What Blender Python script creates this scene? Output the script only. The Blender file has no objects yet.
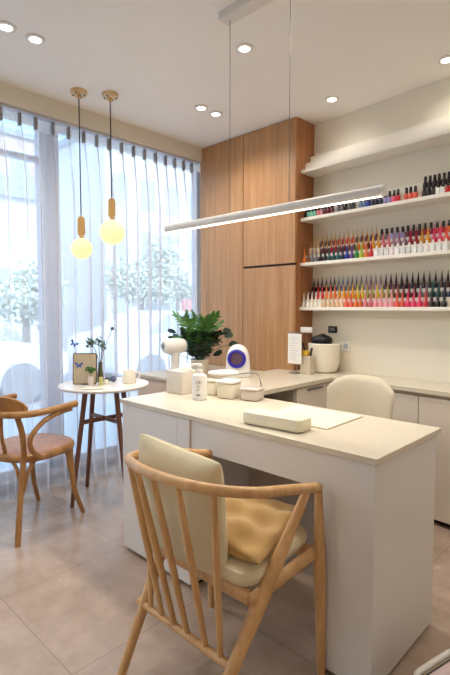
import bpy, bmesh, math, random
from mathutils import Vector, Matrix, Quaternion
random.seed(7)
PI = math.pi
SC = bpy.context.scene
COL = SC.collection

# ------------------------------------------------------------------ materials
MATS = {}
def nodes(name):
    m = bpy.data.materials.new(name); m.use_nodes = True
    nt = m.node_tree; b = nt.nodes['Principled BSDF']
    MATS[name] = m
    return m, nt, b
def lin(c):
    return tuple(((v/255)/12.92 if v/255 <= .04045 else ((v/255+.055)/1.055)**2.4) for v in c) + (1,)
def plain(name, rgb, rough=.5, metal=0, var=.06, scale=6, bump=0, bscale=200, emis=None, es=0, trans=0, ior=1.45, sheen=0, coat=0):
    m, nt, b = nodes(name)
    c = lin(rgb)
    n = nt.nodes.new('ShaderNodeTexNoise'); n.inputs['Scale'].default_value = scale; n.inputs['Detail'].default_value = 4
    tc = nt.nodes.new('ShaderNodeTexCoord'); nt.links.new(tc.outputs['Object'], n.inputs['Vector'])
    r = nt.nodes.new('ShaderNodeValToRGB')
    r.color_ramp.elements[0].position = .3; r.color_ramp.elements[1].position = .7
    r.color_ramp.elements[0].color = tuple(max(0, v*(1-var)) for v in c[:3])+(1,)
    r.color_ramp.elements[1].color = tuple(min(1, v*(1+var)) for v in c[:3])+(1,)
    nt.links.new(n.outputs['Fac'], r.inputs['Fac']); nt.links.new(r.outputs['Color'], b.inputs['Base Color'])
    b.inputs['Roughness'].default_value = rough; b.inputs['Metallic'].default_value = metal
    b.inputs['IOR'].default_value = ior
    if trans: b.inputs['Transmission Weight'].default_value = trans
    if sheen: b.inputs['Sheen Weight'].default_value = sheen
    if coat: b.inputs['Coat Weight'].default_value = coat
    if emis:
        b.inputs['Emission Color'].default_value = lin(emis); b.inputs['Emission Strength'].default_value = es
    if bump:
        n2 = nt.nodes.new('ShaderNodeTexNoise'); n2.inputs['Scale'].default_value = bscale
        nt.links.new(tc.outputs['Object'], n2.inputs['Vector'])
        bp = nt.nodes.new('ShaderNodeBump'); bp.inputs['Strength'].default_value = bump; bp.inputs['Distance'].default_value = .002
        nt.links.new(n2.outputs['Fac'], bp.inputs['Height']); nt.links.new(bp.outputs['Normal'], b.inputs['Normal'])
    return m
def wood(name, dark, light, scale=(30, 30, 1.6), rough=.42, fine=.35):
    m, nt, b = nodes(name)
    tc = nt.nodes.new('ShaderNodeTexCoord'); mp = nt.nodes.new('ShaderNodeMapping')
    mp.inputs['Scale'].default_value = scale
    nt.links.new(tc.outputs['Object'], mp.inputs['Vector'])
    n = nt.nodes.new('ShaderNodeTexNoise'); n.inputs['Scale'].default_value = 1; n.inputs['Detail'].default_value = 6; n.inputs['Distortion'].default_value = .4
    n2 = nt.nodes.new('ShaderNodeTexNoise'); n2.inputs['Scale'].default_value = 6; n2.inputs['Detail'].default_value = 3
    nt.links.new(mp.outputs['Vector'], n.inputs['Vector']); nt.links.new(mp.outputs['Vector'], n2.inputs['Vector'])
    mx = nt.nodes.new('ShaderNodeMix'); mx.data_type = 'FLOAT'; mx.inputs[0].default_value = fine
    nt.links.new(n.outputs['Fac'], mx.inputs[2]); nt.links.new(n2.outputs['Fac'], mx.inputs[3])
    r = nt.nodes.new('ShaderNodeValToRGB')
    r.color_ramp.elements[0].position = .32; r.color_ramp.elements[1].position = .66
    r.color_ramp.elements[0].color = lin(dark); r.color_ramp.elements[1].color = lin(light)
    nt.links.new(mx.outputs[0], r.inputs['Fac']); nt.links.new(r.outputs['Color'], b.inputs['Base Color'])
    b.inputs['Roughness'].default_value = rough
    return m

plain('wall_paint', (236, 228, 211), .8, var=.015, scale=2, bump=.05)
plain('ceiling_paint', (242, 237, 230), .85, var=.012, scale=1.5, bump=.04)
plain('soffit_paint', (228, 222, 208), .8, var=.015, scale=2)
plain('white_lacquer', (230, 226, 223), .3, var=.012, scale=3)
plain('warm_lacquer', (226, 215, 200), .35, var=.012, scale=3)
plain('stone_top', (216, 206, 186), .22, var=.02, scale=90)
plain('stone_edge', (206, 192, 168), .35, var=.06, scale=90)
plain('shelf_white', (240, 234, 222), .4, var=.01)
plain('dark_gap', (48, 38, 32), .7)
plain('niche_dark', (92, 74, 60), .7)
plain('taupe_panel', (186, 172, 160), .5, var=.02)
wood('cabinet_wood', (166, 120, 78), (198, 151, 105), (34, 34, 1.3))
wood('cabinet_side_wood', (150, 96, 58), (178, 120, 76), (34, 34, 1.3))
wood('ash_wood', (194, 146, 94), (222, 179, 126), (26, 26, 5), .38, .25)
wood('bent_wood', (148, 102, 56), (190, 142, 88), (22, 22, 6), .34, .25)
wood('walnut', (98, 62, 44), (128, 84, 60), (30, 30, 5), .4)
wood('pendant_wood', (186, 148, 92), (208, 170, 112), (60, 60, 12), .5)
plain('brass', (224, 192, 146), .35, .6, var=.02)
plain('black_cord', (42, 36, 36), .6)
plain('steel_cable', (130, 122, 112), .4, .6)
plain('lamp_body', (222, 218, 212), .45, .1, var=.01)
plain('globe_glass', (200, 180, 130), .4, var=.0, emis=(255, 230, 170), es=.66)
plain('led', (255, 250, 238), .4, var=0, emis=(255, 246, 226), es=9)
plain('led_strip', (255, 250, 238), .4, var=0, emis=(255, 246, 226), es=1.6)
plain('trim_white', (226, 222, 216), .4, var=0)
plain('cream_fabric', (222, 210, 176), .9, var=.04, scale=12, bump=.5, bscale=500, sheen=.2)
plain('tan_fabric', (180, 142, 84), .8, var=.1, scale=9, bump=.5, bscale=400, sheen=.3)
plain('sling_fabric', (222, 208, 172), .85, var=.03, bump=.4, bscale=400)
plain('chair_leather', (205, 192, 168), .5, var=.03, bump=.3, bscale=300)
plain('seat_mauve', (176, 138, 122), .6, var=.12, scale=30)
plain('black_plastic', (30, 28, 30), .4)
plain('white_plastic', (238, 234, 228), .3, var=.01)
plain('cream_plastic', (236, 228, 208), .4, var=.01)
plain('offwhite_leather', (240, 232, 208), .45, var=.02, bump=.2, bscale=200)
plain('sheet_white', (238, 229, 206), .35, var=.01)
plain('tissue_box', (222, 213, 198), .6, var=.02)
plain('tissue', (248, 244, 236), .9, var=.01)
plain('ceramic', (242, 234, 216), .25, var=.01)
plain('grey_metal', (140, 136, 134), .35, .7)
plain('grey_cup', (204, 192, 170), .5)
plain('blue_ring', (44, 36, 130), .3, var=.02, emis=(40, 30, 150), es=.22)
plain('ring_inner', (96, 70, 84), .5, var=.1, scale=20)
plain('pink_clear', (238, 224, 212), .2, var=.02, trans=.25)
plain('peach_front', (222, 196, 172), .6, var=.03)
plain('leaf_green', (86, 136, 62), .45, var=.45, scale=14)
plain('leaf_dark', (28, 52, 38), .4, var=.3, scale=16)
plain('leaf_grey', (112, 132, 122), .6, var=.2, scale=20)
plain('stem_green', (86, 88, 52), .6)
plain('butterfly_blue', (64, 98, 176), .5, var=.2, scale=60)
plain('board_tan', (192, 176, 150), .7, var=.06, scale=30)
plain('board_edge', (112, 92, 70), .6)
plain('berry_blue', (92, 104, 138), .5, var=.2, scale=40)
plain('yellow_item', (228, 184, 60), .5)
plain('yellow_pale', (214, 206, 130), .4)
plain('marks_grey', (96, 96, 104), .6)
plain('glove_black', (24, 22, 26), .5, var=.3, scale=40)
plain('tray_pink', (226, 206, 206), .5)
plain('window_frame', (196, 196, 206), .4, var=.01)
plain('sill_brown', (150, 122, 110), .5)
plain('asphalt', (172, 172, 178), .85, var=.05, scale=3)
plain('facade_white', (226, 226, 230), .8, var=.02, scale=1)
plain('facade_rose', (214, 196, 190), .8, var=.03, scale=1)
plain('facade_grey', (176, 184, 194), .8, var=.02, scale=1)
plain('facade_window', (188, 198, 206), .25)  # street windows paled, haze put into the colour
plain('car_white', (236, 238, 242), .25, var=.0, coat=.5)
plain('car_glass', (176, 186, 194), .15)  # lightened in place of real haze over the street
plain('tyre', (150, 152, 158), .8)  # rubber lightened to look faded by the curtain veil
plain('tree_leaf', (212, 220, 206), .8, var=.12, scale=3)  # foliage paled so the colour stands in for haze
plain('tree_bark', (160, 154, 150), .9)
plain('sign_rose', (214, 150, 150), .7)
plain('hill_sky', (196, 206, 214), .9)

# marble-ish table top
plain('table_white', (236, 230, 222), .22, var=.02, scale=20)

def polish_mat(name, metal=0, rough=.22):
    m, nt, b = nodes(name)
    oi = nt.nodes.new('ShaderNodeObjectInfo')
    n = nt.nodes.new('ShaderNodeTexNoise'); n.inputs['Scale'].default_value = 60
    tc = nt.nodes.new('ShaderNodeTexCoord'); nt.links.new(tc.outputs['Object'], n.inputs['Vector'])
    mx = nt.nodes.new('ShaderNodeMix'); mx.data_type = 'RGBA'; mx.blend_type = 'MULTIPLY'; mx.inputs[0].default_value = .12
    nt.links.new(oi.outputs['Color'], mx.inputs[6]); nt.links.new(n.outputs['Color'], mx.inputs[7])
    nt.links.new(mx.outputs[2], b.inputs['Base Color']); b.inputs['Roughness'].default_value = rough
    return m
polish_mat('polish')

def floor_mat():
    m, nt, b = nodes('floor_tile')
    tc = nt.nodes.new('ShaderNodeTexCoord')
    sep = nt.nodes.new('ShaderNodeSeparateXYZ'); nt.links.new(tc.outputs['Object'], sep.inputs[0])
    def edge(axis, off):
        a = nt.nodes.new('ShaderNodeMath'); a.operation = 'ADD'; a.inputs[1].default_value = off
        nt.links.new(sep.outputs[axis], a.inputs[0])
        d = nt.nodes.new('ShaderNodeMath'); d.operation = 'DIVIDE'; d.inputs[1].default_value = .585; nt.links.new(a.outputs[0], d.inputs[0])
        f = nt.nodes.new('ShaderNodeMath'); f.operation = 'FRACT'; nt.links.new(d.outputs[0], f.inputs[0])
        s = nt.nodes.new('ShaderNodeMath'); s.operation = 'SUBTRACT'; s.inputs[1].default_value = .5; nt.links.new(f.outputs[0], s.inputs[0])
        ab = nt.nodes.new('ShaderNodeMath'); ab.operation = 'ABSOLUTE'; nt.links.new(s.outputs[0], ab.inputs[0])
        g = nt.nodes.new('ShaderNodeMath'); g.operation = 'GREATER_THAN'; g.inputs[1].default_value = .4965; nt.links.new(ab.outputs[0], g.inputs[0])
        fl = nt.nodes.new('ShaderNodeMath'); fl.operation = 'FLOOR'; nt.links.new(d.outputs[0], fl.inputs[0])
        return g, fl
    gx, fx = edge(0, 1.380 + .585*20); gy, fy = edge(1, -.708 + .585*20)
    mxm = nt.nodes.new('ShaderNodeMath'); mxm.operation = 'MAXIMUM'
    nt.links.new(gx.outputs[0], mxm.inputs[0]); nt.links.new(gy.outputs[0], mxm.inputs[1])
    cmb = nt.nodes.new('ShaderNodeCombineXYZ'); nt.links.new(fx.outputs[0], cmb.inputs[0]); nt.links.new(fy.outputs[0], cmb.inputs[1])
    wn = nt.nodes.new('ShaderNodeTexWhiteNoise'); nt.links.new(cmb.outputs[0], wn.inputs['Vector'])
    n = nt.nodes.new('ShaderNodeTexNoise'); n.inputs['Scale'].default_value = 7; n.inputs['Detail'].default_value = 8; n.inputs['Roughness'].default_value = .65
    nt.links.new(tc.outputs['Object'], n.inputs['Vector'])
    ad = nt.nodes.new('ShaderNodeMath'); ad.operation = 'MULTIPLY_ADD'; ad.inputs[1].default_value = .10
    nt.links.new(wn.outputs['Value'], ad.inputs[0]); nt.links.new(n.outputs['Fac'], ad.inputs[2])
    r = nt.nodes.new('ShaderNodeValToRGB')
    r.color_ramp.elements[0].position = .35; r.color_ramp.elements[1].position = .75
    r.color_ramp.elements[0].color = lin((168, 146, 129)); r.color_ramp.elements[1].color = lin((194, 171, 153))
    nt.links.new(ad.outputs[0], r.inputs['Fac'])
    mx = nt.nodes.new('ShaderNodeMix'); mx.data_type = 'RGBA'
    nt.links.new(mxm.outputs[0], mx.inputs[0]); nt.links.new(r.outputs['Color'], mx.inputs[6]); mx.inputs[7].default_value = lin((158, 137, 122))
    nt.links.new(mx.outputs[2], b.inputs['Base Color'])
    rr = nt.nodes.new('ShaderNodeMapRange'); rr.inputs['To Min'].default_value = .18; rr.inputs['To Max'].default_value = .32
    nt.links.new(n.outputs['Fac'], rr.inputs['Value']); nt.links.new(rr.outputs[0], b.inputs['Roughness'])
floor_mat()

def sheer(name, t0, col):
    m, nt, b = nodes(name); nt.nodes.remove(b)
    out = nt.nodes['Material Output']
    tr = nt.nodes.new('ShaderNodeBsdfTransparent')
    df = nt.nodes.new('ShaderNodeBsdfDiffuse'); df.inputs['Color'].default_value = col
    tl = nt.nodes.new('ShaderNodeBsdfTranslucent'); tl.inputs['Color'].default_value = col
    m1 = nt.nodes.new('ShaderNodeMixShader'); m1.inputs[0].default_value = .5
    nt.links.new(df.outputs[0], m1.inputs[1]); nt.links.new(tl.outputs[0], m1.inputs[2])
    g = nt.nodes.new('ShaderNodeNewGeometry')
    dt = nt.nodes.new('ShaderNodeVectorMath'); dt.operation = 'DOT_PRODUCT'
    nt.links.new(g.outputs['Normal'], dt.inputs[0]); nt.links.new(g.outputs['Incoming'], dt.inputs[1])
    ab = nt.nodes.new('ShaderNodeMath'); ab.operation = 'ABSOLUTE'; nt.links.new(dt.outputs['Value'], ab.inputs[0])
    mxx = nt.nodes.new('ShaderNodeMath'); mxx.operation = 'MAXIMUM'; mxx.inputs[1].default_value = .12; nt.links.new(ab.outputs[0], mxx.inputs[0])
    iv = nt.nodes.new('ShaderNodeMath'); iv.operation = 'DIVIDE'; iv.inputs[0].default_value = 1; nt.links.new(mxx.outputs[0], iv.inputs[1])
    pw = nt.nodes.new('ShaderNodeMath'); pw.operation = 'POWER'; pw.inputs[0].default_value = t0; nt.links.new(iv.outputs[0], pw.inputs[1])
    m2 = nt.nodes.new('ShaderNodeMixShader')
    nt.links.new(pw.outputs[0], m2.inputs[0]); nt.links.new(m1.outputs[0], m2.inputs[1]); nt.links.new(tr.outputs[0], m2.inputs[2])
    nt.links.new(m2.outputs[0], out.inputs['Surface'])
sheer('sheer', .62, (.80, .775, .79, 1))
sheer('sheer_band', .40, (.82, .80, .82, 1))
sheer('sheer_pleat', .15, (.56, .54, .54, 1))

def glass_pane(name):
    m, nt, b = nodes(name); nt.nodes.remove(b)
    out = nt.nodes['Material Output']
    tr = nt.nodes.new('ShaderNodeBsdfTransparent'); tr.inputs['Color'].default_value = (.93, .97, .98, 1)
    gl = nt.nodes.new('ShaderNodeBsdfGlossy'); gl.inputs['Roughness'].default_value = .02
    m2 = nt.nodes.new('ShaderNodeMixShader'); m2.inputs[0].default_value = .06
    nt.links.new(tr.outputs[0], m2.inputs[1]); nt.links.new(gl.outputs[0], m2.inputs[2]); nt.links.new(m2.outputs[0], out.inputs['Surface'])
glass_pane('pane_glass')

# ------------------------------------------------------------------ mesh helpers
class MB:
    def __init__(s): s.bm = bmesh.new()
    def box(s, x0, x1, y0, y1, z0, z1, rot=0, piv=None):
        r = bmesh.ops.create_cube(s.bm, size=1)
        vs = r['verts']
        bmesh.ops.scale(s.bm, verts=vs, vec=(x1-x0, y1-y0, z1-z0))
        bmesh.ops.translate(s.bm, verts=vs, vec=((x0+x1)/2, (y0+y1)/2, (z0+z1)/2))
        if rot: bmesh.ops.rotate(s.bm, verts=vs, cent=piv or ((x0+x1)/2, (y0+y1)/2, (z0+z1)/2), matrix=Matrix.Rotation(rot, 3, 'Z'))
        return vs
    def rbox(s, x0, x1, y0, y1, z0, z1, r, seg=3, rot=0, taper=1):
        # vertically extruded rounded rectangle with softened top and bottom edges
        cx, cy = (x0+x1)/2, (y0+y1)/2
        hx, hy = (x1-x0)/2, (y1-y0)/2
        rv = min(r*.6, (z1-z0)/2*.9)
        prof = [(z0, rv), (z0+rv*.3, rv*.3), (z0+rv, 0), (z1-rv, 0), (z1-rv*.3, rv*.3), (z1, rv)]
        rings = []
        for z, ins in prof:
            t = (z-z0)/max(1e-6, z1-z0); k = 1+(taper-1)*(1-t)
            ring = []
            for cxs, cys, a0 in ((1, 1, 0), (-1, 1, PI/2), (-1, -1, PI), (1, -1, 3*PI/2)):
                for i in range(seg+1):
                    a = a0+PI/2*i/seg
                    rr = max(r-ins*.5, 1e-4)
                    px = cxs*(hx-r)+(rr if r > ins else rr)*math.cos(a); py = cys*(hy-r)+rr*math.sin(a)
                    px -= cxs*ins*.5; py -= cys*ins*.5
                    ring.append(s.bm.verts.new((px*k, py*k, z)))
            rings.append(ring)
        n = len(rings[0])
        for a, b in zip(rings, rings[1:]):
            for i in range(n): s.bm.faces.new((a[i], a[(i+1) % n], b[(i+1) % n], b[i]))
        s.bm.faces.new(list(reversed(rings[0]))); s.bm.faces.new(rings[-1])
        vs = [v for r_ in rings for v in r_]
        if rot: bmesh.ops.rotate(s.bm, verts=vs, cent=(0, 0, 0), matrix=Matrix.Rotation(rot, 3, 'Z'))
        bmesh.ops.translate(s.bm, verts=vs, vec=(cx, cy, 0))
        return vs
    def tube(s, pts, rad, seg=12, closed=False, flat=1, up=None, caps=True):
        P = [Vector(p) for p in pts]; n = len(P)
        R = rad if isinstance(rad, (list, tuple)) else [rad]*n
        T = []
        for i in range(n):
            if closed: t = P[(i+1) % n]-P[i-1]
            else: t = P[min(i+1, n-1)]-P[max(i-1, 0)]
            T.append(t.normalized())
        u = Vector(up) if up else (Vector((0, 0, 1)) if abs(T[0].z) < .9 else Vector((0, 1, 0)))
        u = (u-T[0]*u.dot(T[0])).normalized()
        rings = []
        for i in range(n):
            if i:
                if up:
                    w = Vector(up); q = w-T[i]*w.dot(T[i]); u = q.normalized() if q.length > 1e-4 else u
                else:
                    q = T[i-1].rotation_difference(T[i]); u = q @ u; u = (u-T[i]*u.dot(T[i])).normalized()
            v = T[i].cross(u)
            rings.append([s.bm.verts.new(P[i]+(u*math.cos(2*PI*k/seg)*flat+v*math.sin(2*PI*k/seg))*R[i]) for k in range(seg)])
        m = n if closed else n-1
        for i in range(m):
            a, b = rings[i], rings[(i+1) % n]
            for k in range(seg): s.bm.faces.new((a[k], a[(k+1) % seg], b[(k+1) % seg], b[k]))
        if caps and not closed:
            s.bm.faces.new(list(reversed(rings[0]))); s.bm.faces.new(rings[-1])
        return s
    def lathe(s, prof, c=(0, 0, 0), seg=24, sx=1, sy=1):
        rings = []
        for r, z in prof:
            if r < 1e-5: rings.append([s.bm.verts.new((c[0], c[1], c[2]+z))])
            else: rings.append([s.bm.verts.new((c[0]+r*sx*math.cos(2*PI*k/seg), c[1]+r*sy*math.sin(2*PI*k/seg), c[2]+z)) for k in range(seg)])
        for a, b in zip(rings, rings[1:]):
            for k in range(seg):
                if len(a) == 1 and len(b) == 1: break
                if len(a) == 1: s.bm.faces.new((a[0], b[(k+1) % seg], b[k]))
                elif len(b) == 1: s.bm.faces.new((a[k], a[(k+1) % seg], b[0]))
                else: s.bm.faces.new((a[k], a[(k+1) % seg], b[(k+1) % seg], b[k]))
        if len(rings[0]) > 1: s.bm.faces.new(list(reversed(rings[0])))
        if len(rings[-1]) > 1: s.bm.faces.new(rings[-1])
        return [v for r in rings for v in r]
    def sphere(s, c, r, sc=(1, 1, 1), u=20, v=14):
        q = bmesh.ops.create_uvsphere(s.bm, u_segments=u, v_segments=v, radius=r)
        bmesh.ops.scale(s.bm, verts=q['verts'], vec=sc); bmesh.ops.translate(s.bm, verts=q['verts'], vec=c)
        return q['verts']
    def prism(s, poly, axis, a0, a1):
        # polygon in the plane across an axis, extruded along it ('x': poly is (y, z); 'y': (x, z); 'z': (x, y))
        def mk(p, a): return {'x': (a, p[0], p[1]), 'y': (p[0], a, p[1]), 'z': (p[0], p[1], a)}[axis]
        A = [s.bm.verts.new(mk(p, a0)) for p in poly]; B = [s.bm.verts.new(mk(p, a1)) for p in poly]
        n = len(poly)
        for i in range(n): s.bm.faces.new((A[i], A[(i+1) % n], B[(i+1) % n], B[i]))
        s.bm.faces.new(list(reversed(A))); s.bm.faces.new(B)
        return A+B
    def pillow(s, w, h, t, M, n=14, wr=.0, seed=0, sharp=2.6):
        rnd = random.Random(seed); ph = [rnd.uniform(0, 6) for _ in range(6)]
        top = {}; bot = {}
        for i in range(n+1):
            for j in range(n+1):
                u = i/n*2-1; v = j/n*2-1
                e = (1-abs(u)**sharp)*(1-abs(v)**sharp); e = max(e, 0)**.5
                pin = 1-.05*(1-abs(u))*abs(v)**2; pin2 = 1-.05*(1-abs(v))*abs(u)**2
                x = u*w/2*pin2; y = v*h/2*pin
                wv = wr*(math.sin(5*u+ph[0]+2*v)+.7*math.sin(9*v+ph[1]-3*u)+.5*math.sin(13*u+ph[2]))*e
                edge = i in (0, n) or j in (0, n)
                top[i, j] = s.bm.verts.new(M @ Vector((x, y, t/2*e+wv)))
                bot[i, j] = top[i, j] if edge else s.bm.verts.new(M @ Vector((x, y, -t/2*e+wv*.3)))
        for i in range(n):
            for j in range(n):
                s.bm.faces.new((top[i, j], top[i+1, j], top[i+1, j+1], top[i, j+1]))
                try: s.bm.faces.new((bot[i, j], bot[i, j+1], bot[i+1, j+1], bot[i+1, j]))
                except ValueError: pass

W0 = {}
def obj(name, mb, mat, parent=None, bevel=0, smooth=True, sub=0, mats=None, at=None):
    """links one mesh object; coordinates given in the world (or in the frame of a thing built at the origin)"""
    bm = mb.bm
    bmesh.ops.recalc_face_normals(bm, faces=bm.faces)
    if parent is not None: off = W0.get(parent.name, Vector((0, 0, 0)))
    else:
        xs = [v.co for v in bm.verts]
        off = Vector(at) if at is not None else Vector(((min(v.x for v in xs)+max(v.x for v in xs))/2, (min(v.y for v in xs)+max(v.y for v in xs))/2, min(v.z for v in xs)))
    bmesh.ops.translate(bm, verts=bm.verts, vec=-off)
    me = bpy.data.meshes.new(name); 
    for f in bm.faces: f.smooth = smooth
    bm.to_mesh(me); bm.free()
    o = bpy.data.objects.new(name, me); COL.objects.link(o)
    for m in (mats or [mat]): me.materials.append(MATS[m])
    if parent is not None: o.parent = parent
    else: o.location = off
    W0[o.name] = off
    if bevel:
        b = o.modifiers.new('bevel', 'BEVEL'); b.width = bevel; b.segments = 2; b.limit_method = 'ANGLE'; b.angle_limit = .6
    if smooth:
        try:
            me.set_sharp_from_angle(angle=math.radians(38))
        except Exception: pass
    if sub:
        m = o.modifiers.new('sub', 'SUBSURF'); m.levels = sub; m.render_levels = sub
    return o
def thing(name, label, cat, loc=(0, 0, 0), group=None):
    o = bpy.data.objects.new(name, None); COL.objects.link(o); o.location = loc; o.empty_display_size = .05
    W0[o.name] = Vector(loc); tag(o, label, cat, group); return o
def tag(o, label, cat, group=None):
    o['label'] = label; o['category'] = cat
    if group: o['group'] = group
    return o
def struct(o): o['kind'] = 'structure'; return o
def B(*a, **k): m = MB(); m.box(*a, **k); return m
def curve(pts, n=8):
    """Catmull-Rom through the points"""
    P = [Vector(p) for p in pts]; P = [2*P[0]-P[1]]+P+[2*P[-1]-P[-2]]
    out = []
    for i in range(1, len(P)-2):
        for k in range(n):
            t = k/n; a, b, c, d = P[i-1], P[i], P[i+1], P[i+2]
            out.append(.5*((2*b)+(c-a)*t+(2*a-5*b+4*c-d)*t*t+(-a+3*b-3*c+d)*t**3))
    out.append(P[-2]); return out

# ------------------------------------------------------------------ the setting
CH = 2.5
XW = -3.18      # window plane
YB = 2.95       # shelf wall
XR, YR = 1.7, -1.9
struct(obj('floor', B(XW-.1, XR+.1, YR-.1, YB+.1, -.08, 0), 'floor_tile', smooth=False, at=(0, 0, 0)))
struct(obj('ceiling', B(XW-.1, XR+.1, YR-.1, YB+.1, CH, CH+.1), 'ceiling_paint', smooth=False))
struct(obj('wall_back', B(XW-.1, XR+.1, YB, YB+.1, 0, CH), 'wall_paint', smooth=False))
struct(obj('wall_right', B(XR, XR+.1, YR, YB, 0, CH), 'wall_paint', smooth=False))
struct(obj('wall_front', B(XW-.1, XR+.1, YR-.1, YR, 0, CH), 'wall_paint', smooth=False))
struct(obj('trim_1', B(XW+.02, -2.91, YR, YB, 2.392, CH), 'soffit_paint', smooth=False))       # soffit above the curtain
struct(obj('trim_2', B(XW-.05, -3.06, YR, YB, 0, .07), 'sill_brown', smooth=False))     # low sill under the glass
w = bpy.data.objects.new('window_1', None); COL.objects.link(w); w.location = (XW, .5, 0); W0[w.name] = Vector((XW, .5, 0)); struct(w)
fr = MB()
for y0, y1 in ((YR, YR+.06), (.1, .17), (1.465, 1.60), (YB-.06, YB)): fr.box(XW-.04, XW+.03, y0, y1, .07, CH)
fr.box(XW-.04, XW+.03, YR, YB, .07, .12); fr.box(XW-.04, XW+.03, YR, YB, 2.44, CH)
fr.box(XW-.035, XW+.02, YR, 1.47, 2.17, 2.20)
obj('window_frame', fr, 'window_frame', w, smooth=False)
gp = B(XW-.012, XW-.004, YR+.03, YB-.03, .1, 2.45)
obj('window_pane', gp, 'pane_glass', w, smooth=False)

# ------------------------------------------------------------------ curtain
pl_y = [1.144, 1.255, 1.354, 1.465, 1.574, 1.682, 1.781, 1.875, 1.981, 2.085, 2.183, 2.286, 2.383, 2.474, 2.568, 2.655]
while pl_y[0] > -1.6: pl_y.insert(0, pl_y[0]-.106)
cur = thing('sheer_curtain', 'floor-length white sheer pinch-pleated curtain across the street window', 'curtain', (-2.96, .8, 0))
rnd = random.Random(3)
pp = [(rnd.uniform(.008, .026), rnd.uniform(.035, .06), rnd.uniform(-.018, .018)) for _ in pl_y]
def cx_off(y, z):
    t = 1-z/2.39          # 0 at the top
    x = 0
    for (py, (w_, a_, d_)) in zip(pl_y, pp):
        yc = py+d_*t
        if abs(y-yc) < .12:
            w2 = .006+(.012+w_*.55)*min(1, max(0, t-.03)*7)*(1-.45*min(1, max(0, t-.15)*1.8))
            a2 = (a_+.012)*(.5+.8*min(1, t*5))
            x += a2*math.exp(-((y-yc)/w2)**2)
    x += .013*math.sin(y*61+1.8*math.sin(7*y)+1.2*t)*min(1, t*3)
    x += .012*math.sin(y*23+3*t)*t + .008*math.sin(y*57+z*1.3)*min(1, t*2)
    x += .05*max(0, .35-z)*(1+math.sin(y*31))*1.2
    return -2.975+x
def curtain_mesh(z0, z1, nz, y0=-1.62, y1=2.728, step=.0035):
    m = MB(); ny = int((y1-y0)/step); rows = []
    for j in range(nz+1):
        z = z0+(z1-z0)*j/nz
        rows.append([m.bm.verts.new((cx_off(y0+(y1-y0)*i/ny, z), y0+(y1-y0)*i/ny, z)) for i in range(ny+1)])
    for a, b in zip(rows, rows[1:]):
        for i in range(ny): m.bm.faces.new((a[i], a[i+1], b[i+1], b[i]))
    return m
def cloth(name, m, mat, parent):
    off = W0[parent.name]
    bmesh.ops.translate(m.bm, verts=m.bm.verts, vec=-off)
    me = bpy.data.meshes.new(name)
    for f in m.bm.faces: f.smooth = True
    m.bm.to_mesh(me); m.bm.free(); me.materials.append(MATS[mat])
    o = bpy.data.objects.new(name, me); COL.objects.link(o); o.parent = parent; W0[o.name] = off; return o
cloth('curtain_panel', curtain_mesh(.012, 2.30, 22), 'sheer', cur)
hb = cloth('header_band', curtain_mesh(2.30, 2.372, 2), 'sheer_band', cur)
for py in pl_y:
    if py < .6: continue
    m = MB()
    for d in (-.004, 0, .004): m.box(-2.968, -2.940, py+d-.0022, py+d+.0022, 2.298, 2.372)
    obj('pleat', m, 'sheer_pleat', cur, smooth=False)
tag(obj('curtain_rail', B(-2.99, -2.93, YR+.02, 2.728, 2.378, 2.390), 'window_frame', smooth=False), 'slim grey curtain rail under the beige soffit', 'curtain rail')

# ------------------------------------------------------------------ wood cabinet
cab = thing('tall_cabinet', 'tall floor-to-ceiling light brown wood grain cabinet in the corner', 'cabinet', (-2.44, 2.84, 0))
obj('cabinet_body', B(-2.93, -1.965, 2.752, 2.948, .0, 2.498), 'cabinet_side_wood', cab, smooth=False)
for nm, (x0, x1, z0, z1) in dict(a=(-2.93, -2.456, .08, 2.496), b=(-2.450, -1.968, .08, 1.490), c=(-2.450, -1.968, 1.506, 2.496)).items():
    obj('door_panel', B(x0, x1, 2.73, 2.751, z0, z1), 'cabinet_wood', cab, bevel=.0015, smooth=False)
obj('finger_grip', B(-2.452, -1.97, 2.744, 2.753, 1.486, 1.51), 'dark_gap', cab, smooth=False)

# ------------------------------------------------------------------ wall shelves with stepped risers
shelf_z = [2.150, 1.818, 1.507, 1.196]
RA = math.radians(-4.2)
def rotf(x, y): return y+(x+1.962)*math.tan(RA)
names = ['topmost', 'second from the top', 'third from the top', 'lowest']
SX1 = .9
for zt, nm in zip(shelf_z, names):
    t = thing('wall_shelf', {'topmost': 'long white wall shelf standing empty, topmost of four, nearest the ceiling',
        'second from the top': 'long white wall shelf with sparse dark bottles, partly behind the hanging tube lamp',
        'third from the top': 'long white wall shelf carrying gold-tipped and black-capped bottles, second lowest',
        'lowest': 'lowest long white wall shelf carrying three tiers of pointed bottles'}[nm], 'shelf', (-.5, 2.87, zt-.022), 'white shelves on the back wall')
    obj('shelf_board', B(-1.962, SX1, 2.79, 2.949, zt-.022, zt), 'shelf_white', t, bevel=.002, smooth=False)
    r = MB(); r.prism([(2.84, zt), (2.84, zt+.055), (2.893, zt+.055), (2.893, zt+.11), (2.948, zt+.11), (2.948, zt)], 'x', -1.955, SX1)
    obj('stepped_riser', r, 'shelf_white', t, smooth=False)

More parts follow.
